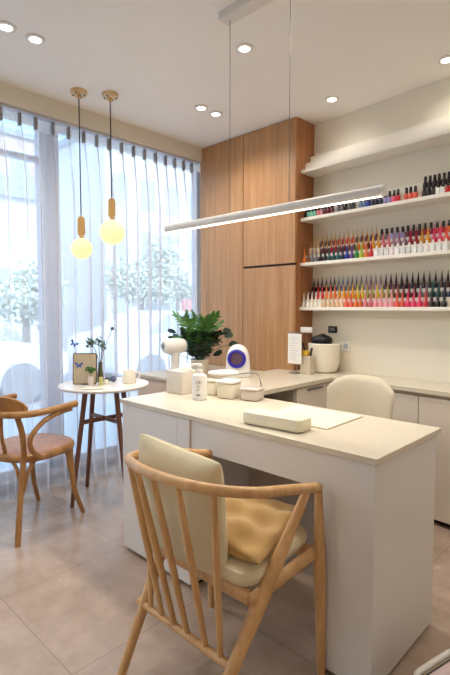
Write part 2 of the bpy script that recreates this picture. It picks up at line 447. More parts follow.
# bottle kinds: thing = glass body, part = cap
def hexc(c): return lin(c)
def mk_cone():
    m = MB(); m.lathe([(.0135, 0), (.0155, .002), (.0155, .022), (.0135, .030), (.0075, .037), (.0068, .041)], seg=14)
    b = obj('polish_bottle', m, 'polish', at=(0, 0, 0))
    c = MB(); c.lathe([(.0078, .0412), (.0080, .046), (.0055, .066), (.0028, .086), (.0008, .104), (0, .1055)], seg=12)
    return b, obj('cap', c, 'polish', b)
def mk_slim():
    m = MB(); m.lathe([(.0115, 0), (.013, .002), (.013, .032), (.0085, .042), (.005, .046)], seg=14)
    b = obj('polish_bottle', m, 'polish', at=(0, 0, 0))
    c = MB(); c.lathe([(.0055, .0462), (.0055, .052), (.0026, .072), (.0013, .098), (0, .103)], seg=12)
    return b, obj('cap', c, 'polish', b)
def mk_round():
    m = MB(); m.lathe([(.0125, 0), (.0145, .0015), (.0145, .030), (.012, .036), (.006, .039)], seg=16)
    b = obj('polish_bottle', m, 'polish', at=(0, 0, 0))
    c = MB(); c.lathe([(.0074, .0392), (.0088, .041), (.0080, .070), (.0062, .0725), (0, .073)], seg=14)
    return b, obj('cap', c, 'polish', b)
def mk_square():
    m = MB(); m.rbox(-.0145, .0145, -.0145, .0145, 0, .038, .003); m.lathe([(.006, .0375), (.006, .040)], seg=12)
    b = obj('polish_bottle', m, 'polish', at=(0, 0, 0))
    c = MB(); c.lathe([(.0068, .0402), (.0072, .042), (.0060, .066), (0, .067)], seg=12)
    return b, obj('cap', c, 'polish', b)
KIND = {'cone': mk_cone, 'slim': mk_slim, 'round': mk_round, 'square': mk_square}
PROTO = {}
ORD = ['first', 'second', 'third', 'fourth', 'fifth', 'sixth', 'seventh', 'eighth', 'ninth', 'tenth', 'eleventh', 'twelfth', 'thirteenth', 'fourteenth', 'fifteenth',
       'sixteenth', 'seventeenth', 'eighteenth', 'nineteenth', 'twentieth', 'twenty-first', 'twenty-second', 'twenty-third', 'twenty-fourth', 'twenty-fifth',
       'twenty-sixth', 'twenty-seventh', 'twenty-eighth', 'twenty-ninth', 'thirtieth', 'thirty-first', 'thirty-second']
def bottle(kind, x, y, z, col, cap, label, group):
    if kind not in PROTO:
        b, c = PROTO[kind] = KIND[kind]()
    else:
        pb, pc = PROTO[kind]
        b = pb.copy(); COL.objects.link(b); c = pc.copy(); COL.objects.link(c); c.parent = b
    b.location = (x, y, z); b.color = lin(col); c.color = lin(cap); b.rotation_euler.z = random.uniform(-.15, .15) if kind != 'square' else random.uniform(-.06, .06)
    tag(b, label, 'nail polish', group)
CN = {'ivory': (240, 232, 214), 'peach': (238, 198, 160), 'orange': (226, 112, 44), 'amber': (232, 162, 40), 'yellow': (232, 204, 60), 'rose': (214, 110, 120), 'pink': (238, 160, 172),
      'hot pink': (232, 62, 108), 'coral': (236, 98, 78), 'red': (198, 36, 40), 'crimson': (160, 22, 48), 'wine': (92, 22, 36), 'black': (26, 22, 26), 'dark brown': (66, 36, 30), 'navy': (28, 32, 62),
      'blue': (40, 60, 170), 'steel blue': (96, 120, 156), 'teal': (26, 82, 84), 'green': (60, 150, 60), 'dark green': (26, 56, 44), 'purple': (92, 44, 130), 'plum': (72, 30, 58), 'mauve': (160, 120, 140),
      'grey': (112, 108, 112), 'olive': (160, 150, 60), 'lime': (178, 204, 62), 'lilac': (160, 150, 204), 'white': (244, 242, 238), 'gold': (206, 160, 82), 'beige': (220, 190, 150), 'brown': (120, 72, 48), 'mint': (110, 180, 160)}
def mixc(a, b, t): return tuple(a[i]*(1-t)+b[i]*t for i in range(3))
def seq(*runs):
    out = []
    for n, c in runs: out += [c]*n
    return out
def row(kinds, y, z, cols, caps, where, group, x0=-1.935, dx=.0352, vary=.12, n=29, ref='the wood cabinet'):
    k_ = -1
    for i in range(n):
        c = cols[min(i, len(cols)-1)]; k = kinds[min(i, len(kinds)-1)]; cp = caps[min(i, len(caps)-1)]
        if c is None: continue
        cc = mixc(CN[c], random.choice([(255, 255, 255), (0, 0, 0), (200, 60, 60)]), random.uniform(0, vary))
        capc = cc if cp == 'same' else CN[cp]
        shp = {'cone': 'cone-capped', 'slim': 'slim spike-capped', 'round': 'round', 'square': 'square'}[k]
        k_ += 1
        shp = shp if cp == 'same' or cp == c else f'{cp}-capped'
        bottle(k, x0+i*dx, y+random.uniform(-.002, .002), z, cc, capc, f'{shp} {c} polish bottle, {ORD[k_]} from {ref}, {where}', group)
YR3 = (2.815, 2.866, 2.920)
z4 = shelf_z[3]
row(['cone'], YR3[0], z4, seq((5, 'ivory'), (2, 'beige'), (3, 'peach'), (2, 'coral'), (2, 'orange'), (2, 'rose'), (4, 'pink'), (2, 'coral'), (3, 'hot pink'), (1, 'red'), (1, 'dark brown'), (3, 'black')), ['same'],
    'front row, lowest shelf', 'pointed bottles on the lowest shelf')
row(['cone'], YR3[1], z4+.055, seq((2, 'wine'), (2, 'red'), (3, 'orange'), (4, 'amber'), (2, 'yellow'), (2, 'olive'), (1, 'yellow'), (2, 'olive'), (2, 'brown'), (3, 'wine'), (2, 'grey'), (2, 'teal'), (2, 'navy')), ['same'],
    'middle row, lowest shelf', 'pointed bottles on the lowest shelf', x0=-1.920)
row(['cone'], YR3[2], z4+.11, seq((4, 'black'), (2, 'navy'), (3, 'steel blue'), (3, 'grey'), (4, 'mauve'), (3, 'plum'), (7, 'black'), (3, 'dark brown')), ['same'],
    'back row, lowest shelf', 'pointed bottles on the lowest shelf', x0=-1.928)
z3 = shelf_z[2]
row(['cone']*16+['square']*13, YR3[0], z3, seq((1, 'orange'), (1, 'brown'), (2, 'grey'), (2, 'black'), (1, 'dark green'), (2, 'teal'), (1, 'navy'), (1, 'blue'), (1, 'purple'), (1, 'green'), (1, 'lime'), (1, 'orange'), (1, 'red'), (13, 'white')),
    ['same']*16+['white']*13, 'front row, second lowest shelf', 'bottles on the second lowest shelf')
row(['slim']*14+['cone']*15, YR3[1], z3+.055, seq((3, 'beige'), (2, 'wine'), (2, 'crimson'), (2, 'wine'), (2, 'brown'), (2, 'orange'), (1, 'wine'), (2, 'amber'), (2, 'rose'), (3, 'mauve'), (2, 'crimson'), (2, 'amber'), (2, 'hot pink'), (3, 'coral')),
    ['gold']*14+['same']*15, 'middle row, second lowest shelf', 'bottles on the second lowest shelf', x0=-1.920)
row(['slim']*15+['round']*14, YR3[2], z3+.11, seq((2, 'beige'), (3, 'wine'), (3, 'crimson'), (2, 'red'), (3, 'wine'), (2, 'plum'), (2, 'grey'), (3, 'lilac'), (3, 'wine'), (2, 'crimson'), (2, 'red'), (2, 'orange')),
    ['gold']*15+['black']*14, 'back row, second lowest shelf', 'bottles on the second lowest shelf', x0=-1.928)
z2 = shelf_z[1]
row(['round'], YR3[0], z2, ['black', 'mint', 'mint', 'mint', 'rose', 'pink', 'wine', 'wine', 'wine', None, 'grey', 'grey', 'black', 'grey', 'black', None, 'steel blue', 'steel blue', 'blue', 'navy', 'navy', 'navy', 'navy'], ['black'],
    'second highest shelf', 'black-capped bottles on the second highest shelf', x0=-1.925, dx=.0272, n=23)
row(['round'], YR3[0], z2, ['lilac', 'lilac', 'hot pink', 'red', None, 'coral', 'coral', 'coral', None, 'black', 'black', 'black', 'white', 'white', 'red'], ['black'],
    'second highest shelf', 'black-capped bottles on the second highest shelf', x0=-1.318, dx=.0265, n=15, ref='the lamp tip rightwards')
row(['round'], YR3[1], z2+.055, ['plum', 'black', 'plum', 'black', 'dark brown', 'black', 'wine'], ['black'],
    'raised row, second highest shelf', 'black-capped bottles on the second highest shelf', x0=-1.098, dx=.0265, n=7, ref='the left end')

# ------------------------------------------------------------------ worktop and base cabinets along the back
L = MB(); L.prism([(-2.10, 1.885), (-1.60, 1.885), (-1.60, rotf(-1.6, 2.665)), (XR-.002, rotf(XR, 2.665)), (XR-.002, rotf(XR, 2.947)), (-1.962, 2.947), (-1.962, 2.728), (-2.10, 2.728)], 'z', .722, .75)
tag(obj('worktop', L, 'stone_top', bevel=.003, smooth=False), 'L-shaped cream stone worktop running along the back wall and window-side cabinet', 'worktop')
bc = thing('base_cabinet', 'white base cabinet with drawers under the window-side arm of the worktop', 'cabinet', (-1.85, 2.3, 0))
body = MB(); body.box(-2.08, -1.635, 2.27, 2.726, .07, .72); obj('cabinet_body', body, 'warm_lacquer', bc, smooth=False)
body = MB(); body.box(-2.08, -1.62, 1.90, 1.92, 0, .72); body.box(-2.08, -2.06, 1.921, 2.269, 0, .72); body.box(-2.059, -1.64, 1.921, 2.269, .36, .375)
obj('open_niche', body, 'niche_dark', bc, smooth=False)
for k, (z0, z1) in enumerate(((.55, .715), (.315, .545), (.08, .31))):
    d = obj('drawer', B(-1.634, -1.616, 2.275, 2.64, z0, z1), 'warm_lacquer', bc, bevel=.002, smooth=False)
    obj('drawer_handle', B(-1.615, -1.606, 2.38, 2.54, z1-.022, z1-.012), 'grey_metal', d, smooth=False)
xs = [-1.60, -1.02, -.44, .14, .72, 1.30]
where = ['partly behind the beige swivel chair', 'right of the beige swivel chair, behind the desk corner', 'at the right edge behind the desk', 'beyond the right edge', 'beyond the right edge, far end']
for i in range(5):
    t = thing('base_cabinet', f'white back wall base cabinet {where[i]}', 'cabinet', ((xs[i]+xs[i+1])/2, 2.8, 0), 'back wall base cabinets')
    obj('cabinet_body', B(xs[i]+.001, xs[i+1]-.001, 2.706, 2.946, .035, .72), 'warm_lacquer', t, smooth=False)
    obj('door', B(xs[i]+.002, xs[i+1]-.002, 2.688, 2.705, .035, .70), 'warm_lacquer', t, bevel=.0015, smooth=False)
    obj('plinth', B(xs[i]+.001, xs[i+1]-.001, 2.73, 2.946, 0, .034), 'dark_gap', t, smooth=False)
# side cabinet in the window corner
t = thing('corner_cabinet', 'low peach-fronted cabinet in the window corner under the plant', 'cabinet', (-2.5, 2.3, 0))
obj('cabinet_body', B(-2.82, -2.13, 2.0, 2.724, 0, .70), 'peach_front', t, bevel=.003, smooth=False)
obj('cabinet_top', B(-2.83, -2.12, 1.985, 2.725, .701, .72), 'stone_edge', t, bevel=.002, smooth=False)

# ------------------------------------------------------------------ manicure desk
dk = thing('manicure_desk', 'large white manicure desk with cream stone top and knee recess', 'desk', (-1.29, 1.53, 0))
obj('desk_top', B(-1.955, -.625, 1.282, 1.79, .729, .75), 'stone_top', dk, bevel=.002, smooth=False)
obj('end_panel', B(-.822, -.634, 1.290, 1.768, .014, .728), 'white_lacquer', dk, bevel=.002, smooth=False)
c = obj('storage_body', B(-1.94, -1.452, 1.312, 1.775, .02, .728), 'white_lacquer', dk, smooth=False)
obj('front_panel', B(-1.94, -1.532, 1.286, 1.311, .02, .727), 'white_lacquer', c, bevel=.0015, smooth=False)
obj('front_panel', B(-1.530, -1.452, 1.286, 1.311, .02, .727), 'white_lacquer', c, bevel=.0015, smooth=False)
obj('apron', B(-1.451, -.823, 1.295, 1.313, .605, .728), 'white_lacquer', dk, smooth=False)
obj('modesty_panel', B(-1.451, -1.09, 1.66, 1.678, .05, .728), 'taupe_panel', dk, smooth=False)
m = MB(); m.box(-1.93, -1.46, 1.32, 1.765, 0, .019); obj('plinth', m, 'dark_gap', dk, smooth=False)  # near-black colour paints in the shadow gap at the floor
m = MB(); m.box(-.812, -.645, 1.305, 1.755, 0, .013); obj('plinth', m, 'dark_gap', dk, smooth=False)  # painted shadow gap under the end panel

# ------------------------------------------------------------------ ash armchair
ar = thing('spindle_armchair', 'pale ash spindle-back armchair with curved top rail at the desk front', 'chair', (-1.05, 1.02, 0))
tipR, tipL = (-.812, 1.262, .622), (-1.305, 1.262, .625)
railpts = [tipR, (-.792, 1.17, .650), (-.778, 1.05, .682), (-.792, .93, .705), (-.860, .845, .718), (-.960, .808, .722), (-1.06, .800, .722), (-1.16, .812, .720), (-1.245, .850, .714), (-1.286, .940, .702), (-1.300, 1.05, .680), (-1.300, 1.17, .648), tipL]
rc = curve(railpts, 8)
m = MB(); m.tube(rc, [.0155]*len(rc), 14); obj('top_rail', m, 'ash_wood', ar)
def leg(top, foot, rt, rb, par, mat='ash_wood', nm='leg', mid=None):
    m = MB(); a, b = Vector(top), Vector(foot); n = 10
    pts = [a.lerp(b, i/n) for i in range(n+1)]
    rad = [rt+(mid-rt)*min(1, i/(n*.4)) if mid and i < n*.4 else ((mid or rt)+(rb-(mid or rt))*(((i/n)-.4)/.6 if mid else i/n)) for i in range(n+1)]
    m.tube(pts, rad, 12); return obj(nm, m, mat, par)
leg((-.805, 1.255, .613), (-.800, 1.275, 0), .012, .013, ar, mid=.020)
leg((-1.305, 1.255, .613), (-1.31, 1.275, 0), .012, .013, ar, mid=.020)
leg((-.790, 1.165, .640), (-.872, .775, 0), .013, .014, ar, mid=.023)
leg((-1.300, 1.165, .640), (-1.232, .785, 0), .013, .014, ar, mid=.021)
m = MB(); m.tube([(-.852, .905, .205), (-1.06, .905, .205), (-1.28, .905, .205)], .0125, 12); obj('stretcher', m, 'ash_wood', ar)
def onrail(x, back=True):
    return min((p for p in rc if (p.y < .96)), key=lambda p: abs(p.x-x))
for xt, xb in ((-.862, -.895), (-.955, -.955), (-1.055, -1.035), (-1.145, -1.095), (-1.235, -1.155), (-1.305, -1.215)):
    p = onrail(xt)
    leg((p.x, p.y, p.z-.008), (xb, .905, .210), .0085, .0085, ar, nm='spindle', mid=.0115)
sf = MB()
sf.tube([(-.815, 1.255, .415), (-.838, .965, .372)], .0135, 10, flat=1.8, up=(0, 0, 1)); sf.tube([(-1.295, 1.255, .415), (-1.27, .965, .372)], .0135, 10, flat=1.8, up=(0, 0, 1))
sf.tube([(-.815, 1.235, .415), (-1.295, 1.235, .415)], .0135, 10, flat=1.8, up=(0, 0, 1)); sf.tube([(-.845, .975, .372), (-1.265, .975, .372)], .0135, 10, flat=1.8, up=(0, 0, 1))
obj('seat_frame', sf, 'ash_wood', ar)
# upholstered sling seat
m = MB()
M = Matrix.Translation((-1.055, 1.108, .445)) @ Matrix.Rotation(math.radians(7), 4, 'X')
for v in m.rbox(-.226, .226, -.165, .160, -.028, .026, .055, 6): v.co = M @ v.co
obj('seat_pad', m, 'sling_fabric', ar)
m = MB()
M = Matrix.Translation((-1.035, 1.105, .497)) @ Matrix.Rotation(math.radians(9), 4, 'X') @ Matrix.Rotation(math.radians(8), 4, 'Z')
m.pillow(.40, .31, .085, M, 30, wr=.012, seed=4)
tag(obj('seat_cushion', m, 'tan_fabric', sub=1), 'rumpled tan seat cushion lying on the ash armchair', 'cushion')
m = MB()
M = Matrix.Translation((-1.080, .925, .590)) @ Matrix.Rotation(math.radians(3), 4, 'Z') @ Matrix.Rotation(math.radians(100), 4, 'X') @ Matrix.Rotation(math.radians(-5), 4, 'Z')
m.pillow(.355, .40, .125, M, 20, wr=.004, seed=9, sharp=3.0)
tag(obj('back_pillow', m, 'cream_fabric', sub=1), 'square cream pillow leaning against the spindles of the ash armchair', 'pillow')

# ------------------------------------------------------------------ bentwood chair, built in its own frame facing +Y
bw = thing('bentwood_armchair', 'brown bentwood armchair with mauve seat beside the round table', 'chair')
def tubeo(name, pts, r, mat='bent_wood', par=bw, n=8, seg=10, flat=1, up=None):
    c = curve(pts, n) if n else [Vector(p) for p in pts]
    if isinstance(r, (list, tuple)):
        k = len(c)-1; rr = [r[0]+(r[1]-r[0])*i/k for i in range(k+1)]
    else: rr = r
    m = MB(); m.tube(c, rr, seg, flat=flat, up=up); return obj(name, m, mat, par)
sh = .438
ring = [(.205*math.copysign(abs(math.cos(a))**.8, math.cos(a)), .02+.205*math.copysign(abs(math.sin(a))**.8, math.sin(a)), sh-.022) for a in [2*PI*i/40 for i in range(40)]]
m = MB(); m.tube(ring, .017, 10, closed=True, flat=1.25, up=(0, 0, 1)); obj('seat_ring', m, 'bent_wood', bw)
m = MB()
pr = [(math.cos(2*PI*i/40), math.sin(2*PI*i/40)) for i in range(40)]
prof = [(.195, sh-.018), (.198, sh-.004), (.185, sh+.004), (.10, sh+.003), (.0, sh)]
rings = []
for r, z in prof:
    rings.append([m.bm.verts.new((r*math.copysign(abs(c)**.8, c), .02+r*math.copysign(abs(s_)**.8, s_), z)) for c, s_ in pr] if r else [m.bm.verts.new((0, .02, z))])
for a, b in zip(rings, rings[1:]):
    for k in range(40):
        if len(b) == 1: m.bm.faces.new((a[k], a[(k+1) % 40], b[0]))
        else: m.bm.faces.new((a[k], a[(k+1) % 40], b[(k+1) % 40], b[k]))
obj('seat', m, 'seat_mauve', bw)
for s in (1, -1):
    # rear leg runs up into the back post
    tubeo('rear_leg', [(s*.183, -.225, 0), (s*.172, -.195, .2), (s*.170, -.165, .43), (s*.172, -.172, .56), (s*.168, -.200, .66)], [.0150, .0145])
    tubeo('leg', [(s*.186, .225, 0), (s*.168, .178, .15), (s*.162, .160, .30), (s*.160, .155, .418)], [.0125, .0185])
    # arched braces under the seat
    tubeo('brace', [(s*.170, -.175, .25), (s*.173, -.135, .36), (s*.175, -.06, .418), (s*.175, .04, .420), (s*.170, .115, .385), (s*.166, .150, .28)], .0095)
    # curled arm support
    tubeo('arm_support', [(s*.200, -.09, .418), (s*.212, -.150, .475), (s*.228, -.165, .545), (s*.238, -.09, .612), (s*.240, .02, .638), (s*.243, .09, .643)], .0135)
tubeo('brace', [(-.150, .160, .26), (-.12, .165, .37), (-.05, .17, .415), (.05, .17, .415), (.12, .165, .37), (.150, .160, .26)], .0095)
tubeo('brace', [(-.155, -.17, .26), (-.12, -.17, .37), (-.05, -.165, .415), (.05, -.165, .415), (.12, -.17, .37), (.155, -.17, .26)], .0095)
# arm bow sweeping round the back
armc = curve([(.245, .125, .665), (.245, -.02, .662), (.225, -.15, .660), (.15, -.235, .662), (0, -.265, .665), (-.15, -.235, .662), (-.225, -.15, .660), (-.245, -.02, .662), (-.245, .125, .665)], 8)
m = MB(); m.tube(armc, .019, 12, flat=.95, up=(0, 0, 1)); obj('arm_bow', m, 'bent_wood', bw)
m = MB()
cr = curve([(.205, -.160, .69), (.11, -.225, .695), (0, -.245, .696), (-.11, -.225, .695), (-.205, -.160, .69)], 8)
n = len(cr); vs = []
for i, p in enumerate(cr):
    e = 1-abs(i/(n-1)*2-1)**5; h = .005+.050*e
    nn = Vector((p.x*.9, -.25, 0)).normalized()*.008
    vs.append([m.bm.verts.new((p.x+q.x*sg, p.y+q.y*sg, p.z+zz)) for sg, zz, q in ((1, -.02, nn), (1, h, nn), (-1, h, nn), (-1, -.02, nn))])
for a, b in zip(vs, vs[1:]):
    for k in range(4): m.bm.faces.new((a[k], a[(k+1) % 4], b[(k+1) % 4], b[k]))
m.bm.faces.new(vs[0]); m.bm.faces.new(list(reversed(vs[-1])))
obj('crest_rail', m, 'bent_wood', bw, bevel=.004)
for s in (1, -1):
    tubeo('back_slat', [(s*.045, -.175, .44), (s*.055, -.20, .53), (s*.085, -.225, .60), (s*.10, -.235, .665)], .010)
bw.location = (-2.588, 1.095, 0); bw.rotation_euler.z = math.atan2(.285, .958)

# ------------------------------------------------------------------ round table
TX, TY = -2.585, 1.585
rt = thing('round_table', 'round white-topped side table on splayed walnut legs by the curtain', 'table', (TX, TY, 0))
m = MB(); m.lathe([(.24, .698), (.268, .702), (.275, .710), (.275, .716), (.271, .720), (0, .720)], (TX, TY, 0), 56); obj('table_top', m, 'table_white', rt)
m = MB()
LT = []
for dx, dy in ((0, -1), (-1, 0), (0, 1), (1, 0)):
    top = (TX+dx*.13, TY+dy*.13, .70); ft = (TX+dx*.235, TY+dy*.235, 0)
    m = MB(); m.tube([top, ft], [.0165, .0125], 8); obj('leg', m, 'walnut', rt)
m = MB()
q = .13+.105*(.70-.50)/.70-.012
for dx, dy in ((1, 0), (0, 1)):
    m.tube([(TX-dx*q, TY-dy*q, .50), (TX+dx*q, TY+dy*q, .50)], .011, 8, flat=1.3)
obj('cross_brace', m, 'walnut', rt)

# things on the round table
tz = .7201
t = thing('pin_board', 'tan picture board with blue butterfly propped on the round table', 'picture frame', (-2.60, 1.47, tz))
m = MB(); 
def bd(x0, x1, z0, z1, r=.012, d0=0, d1=.008):
    pts = []
    for cx, cz, a0 in ((x1-r, z1-r, 0), (x0+r, z1-r, PI/2), (x0+r, z0+r, PI), (x1-r, z0+r, 3*PI/2)):
        for i in range(5): a = a0+PI/2*i/4; pts.append((cx+r*math.cos(a), cz+r*math.sin(a)))
    mm = MB(); mm.prism(pts, 'y', d0, d1); return mm
BR = math.radians(47)      # board turned towards the room
def place_board(mm, tilt=-.10):
    bmesh.ops.rotate(mm.bm, verts=mm.bm.verts, cent=(0, 0, 0), matrix=Matrix.Rotation(tilt, 3, 'X'))
    bmesh.ops.rotate(mm.bm, verts=mm.bm.verts, cent=(0, 0, 0), matrix=Matrix.Rotation(BR, 3, 'Z'))
    bmesh.ops.translate(mm.bm, verts=mm.bm.verts, vec=(-2.625, 1.472, tz+.002))
    return mm
obj('frame', place_board(bd(-.073, .073, 0, .192, .014, 0, .012)), 'board_edge', t)
obj('board', place_board(bd(-.067, .067, .006, .186, .010, -.003, -.0002)), 'board_tan', t)
def butterfly(sx, cx, cz, dep):
    mm = MB()
    for sg in (1, -1):
        mm.prism([(cx, cz), (cx+sg*sx, cz+sx*.9), (cx+sg*sx*1.15, cz+sx*.25), (cx+sg*sx*.5, cz-.05*sx), (cx+sg*sx*.75, cz-sx*.7), (cx+sg*sx*.2, cz-sx*.75)], 'y', dep-.002, dep)
    return mm
obj('butterfly_motif', place_board(butterfly(.021, -.035, .12, -.0032)), 'butterfly_blue', t)
obj('stand', place_board(bd(-.012, .012, 0, .12, .004, .0125, .02)), 'board_edge', t)
# vase with stems
vx, vy = -2.655, 1.60
t = thing('flower_vase', 'slim vase holding tall dried stems behind the picture board', 'vase', (vx, vy, tz))
m = MB(); m.lathe([(.016, 0), (.02, .004), (.019, .05), (.013, .085), (.012, .12), (.0135, .125)], (vx, vy, tz), 18); obj('vase_body', m, 'stem_green', t)
m = MB()
for a in ((.02, .02, .17), (.05, .06, .24), (-.04, -.04, .16), (.0, -.015, .19), (.035, .0, .15)):
    m.tube(curve([(vx, vy, tz+.10), (vx+a[0]*.4, vy+a[1]*.4, tz+.10+a[2]*.5), (vx+a[0], vy+a[1], tz+.1+a[2])], 5), .002, 6)
st = obj('stem', m, 'stem_green', t)
m = MB(); rn = random.Random(5)
def leafblob(m, c, n, R, ls, rn):
    for _ in range(n):
        d = Vector((rn.gauss(0, 1), rn.gauss(0, 1), rn.gauss(0, 1))).normalized()
        p = Vector(c)+d*R*rn.uniform(.2, 1); u = Vector((rn.gauss(0, 1), rn.gauss(0, 1), rn.gauss(0, 1))).normalized(); v = d.cross(u).normalized()*ls*.5; u = u*ls
        a = [m.bm.verts.new(p), m.bm.verts.new(p+u*.5+v), m.bm.verts.new(p+u), m.bm.verts.new(p+u*.5-v)]
        m.bm.faces.new(a)
leafblob(m, (vx-.04, vy-.04, tz+.25), 60, .03, .022, rn); leafblob(m, (vx+.0, vy-.01, tz+.26), 40, .03, .018, rn); leafblob(m, (vx+.035, vy, tz+.23), 30, .022, .018, rn)
obj('leaves', m, 'leaf_grey', t)
m = MB(); m.sphere((vx+.05, vy+.06, tz+.34), .012, u=10, v=8); obj('seed_head', m, 'berry_blue', t)
# small glass with green sprig in front of the board
gx, gy = -2.562, 1.478
t = thing('glass_vase', 'small clear glass with a green sprig before the picture board', 'vase', (gx, gy, tz))
m = MB(); m.lathe([(.013, 0), (.016, .003), (.017, .045), (.014, .06)], (gx, gy, tz), 16); obj('glass_body', m, 'pink_clear', t)
m = MB(); m.tube([(gx, gy, tz+.01), (gx+.004, gy, tz+.085)], .0015, 6); leafblob(m, (gx+.004, gy, tz+.095), 50, .024, .02, rn); obj('sprig', m, 'leaf_green', t)
m = MB(); m.lathe([(.0, 0), (.052, 0), (.06, .004), (.057, .006), (0, .005)], (-2.475, 1.44, tz), 28)
tag(obj('saucer', m, 'ceramic'), 'flat pale saucer at the near edge of the round table', 'saucer')
for (x, y, r, mt, lb) in ((-2.60, 1.66, .020, 'berry_blue', 'blue-grey ball ornament nearest the cream jug'), (-2.625, 1.625, .015, 'black_plastic', 'small black ball ornament beside the vase foot'), (-2.66, 1.668, .013, 'leaf_grey', 'small grey-green ball ornament behind the blue-grey ball')):
    m = MB(); m.sphere((x, y, tz+r), r, u=14, v=10); tag(obj('ball_ornament', m, mt), lb, 'ornament')
m = MB(); m.lathe([(.010, 0), (.0115, .002), (.0115, .05), (0, .052)], (-2.535, 1.53, tz), 14)
tag(obj('tea_candle', m, 'yellow_pale'), 'short pale yellow pillar candle on the round table', 'candle')
m = MB(); m.rbox(-2.568, -2.545, 1.567, 1.590, tz, tz+.028, .004); tag(obj('trinket_box', m, 'ceramic'), 'tiny cream box beside the pale yellow candle', 'box')
# blue butterfly on a wire
t = thing('butterfly_pick', 'blue butterfly on a thin wire standing left of the stems', 'ornament', (-2.71, 1.455, tz))
m = MB(); m.tube([(-2.71, 1.455, tz), (-2.71, 1.452, tz+.245)], .0012, 6); obj('wire', m, 'grey_metal', t)
m = butterfly(.023, 0, 0, 0)
bmesh.ops.rotate(m.bm, verts=m.bm.verts, cent=(0, 0, 0), matrix=Matrix.Rotation(.6, 3, 'Y')); bmesh.ops.rotate(m.bm, verts=m.bm.verts, cent=(0, 0, 0), matrix=Matrix.Rotation(1.3, 3, 'Z'))
bmesh.ops.translate(m.bm, verts=m.bm.verts, vec=(-2.71, 1.452, tz+.25)); obj('wings', m, 'butterfly_blue', t)
# jug
jx, jy = -2.505, 1.715
t = thing('milk_jug', 'cream jug at the desk side of the round table', 'jug', (jx, jy, tz))
m = MB(); m.lathe([(.040, 0), (.044, .003), (.043, .03), (.037, .076), (.035, .078), (.032, .074), (.038, .01), (0, .008)], (jx, jy, tz), 24); obj('jug_body', m, 'ceramic', t)
m = MB(); d = Vector((.70, .72, 0)); p = Vector((jx, jy, tz)); m.tube(curve([p+d*.038+Vector((0, 0, .066)), p+d*.062+Vector((0, 0, .066)), p+d*.066+Vector((0, 0, .04)), p+d*.042+Vector((0, 0, .022))], 5), .004, 8); obj('handle', m, 'ceramic', t)

# ------------------------------------------------------------------ objects on the desk
dz = .7501
t = thing('armrest_cushion', 'long off-white padded hand rest on the desk top', 'hand rest', (-1.075, 1.38, dz))
m = MB(); m.rbox(-1.205, -.945, 1.335, 1.432, dz, dz+.050, .022, 5, rot=0)
bmesh.ops.rotate(m.bm, verts=m.bm.verts, cent=(-1.075, 1.38, dz), matrix=Matrix.Rotation(math.radians(5), 3, 'Z'))
obj('pad', m, 'offwhite_leather', t)
m = MB(); m.prism([(-.908, 1.468), (-.915, 1.745), (-1.235, 1.750), (-1.225, 1.468)], 'z', dz, dz+.006)
tag(obj('work_mat', m, 'sheet_white', bevel=.002, smooth=False), 'flat cream work mat lying behind the hand rest on the desk', 'mat')
# tissue box
t = thing('tissue_box', 'square pale tissue box at the window end of the desk', 'tissue box', (-1.872, 1.605, dz))
m = MB(); m.rbox(-.058, .058, -.055, .055, 0, .118, .006, 3, rot=.10); bmesh.ops.translate(m.bm, verts=m.bm.verts, vec=(-1.872, 1.605, dz)); obj('box', m, 'tissue_box', t)
m = MB(); M = Matrix.Translation((-1.858, 1.60, dz+.120))
rn = random.Random(2)
vs = m.sphere((0, 0, 0), .04, (1.0, .75, .85), 18, 12)
for v in vs:
    a = math.atan2(v.co.y, v.co.x); v.co.x *= 1+.12*math.sin(3*a+v.co.z*60); v.co.y *= 1+.15*math.cos(4*a)
    v.co.z = max(v.co.z, -.001)
bmesh.ops.translate(m.bm, verts=m.bm.verts, vec=(-1.855, 1.615, dz+.1185)); obj('tissue', m, 'tissue', t)
# pump bottle
px, py = -1.668, 1.545
t = thing('pump_bottle', 'white pump dispenser bottle with printed label beside the tissue box', 'bottle', (px, py, dz))
m = MB(); m.lathe([(.0, 0), (.032, 0), (.036, .003), (.036, .108), (.032, .120), (.016, .127), (.014, .132)], (px, py, dz), 28); obj('bottle_body', m, 'white_plastic', t)
m = MB(); m.lathe([(.017, .1185), (.017, .130), (.006, .133), (.005, .146), (.015, .147), (.015, .158), (0, .160)], (px, py, dz+.0138), 18)
m.tube([(px, py, dz+.167), (px-.022, py-.022, dz+.169), (px-.030, py-.030, dz+.161)], [.007, .005, .004], 8); obj('pump', m, 'white_plastic', t)
m = MB()
def mark(m, u0, u1, z0, z1):
    a0 = math.radians(-46)
    n = 4
    for k in range(n):
        a, b = a0+(u0+(u1-u0)*k/n)/.0345, a0+(u0+(u1-u0)*(k+1)/n)/.0345
        r = .0363
        f = [m.bm.verts.new((px+r*math.cos(q), py+r*math.sin(q), dz+zz*1.12)) for q, zz in ((a, z0), (b, z0), (b, z1), (a, z1))]
        m.bm.faces.new(f)
for (u0, u1, z0, z1) in ((-.014, -.008, .080, .082), (-.014, -.012, .070, .080), (-.014, -.008, .069, .071), (-.004, -.002, .069, .082), (.002, .004, .069, .082), (-.004, .004, .081, .083), (-.004, .004, .074, .076), (.008, .010, .069, .082),
                         (-.012, .006, .060, .062), (-.012, .002, .054, .0555), (-.012, .005, .047, .0485), (-.012, -.001, .041, .0425), (-.012, .004, .020, .026)): mark(m, u0, u1, z0, z1)
obj('label_print', m, 'marks_grey', t, smooth=False)
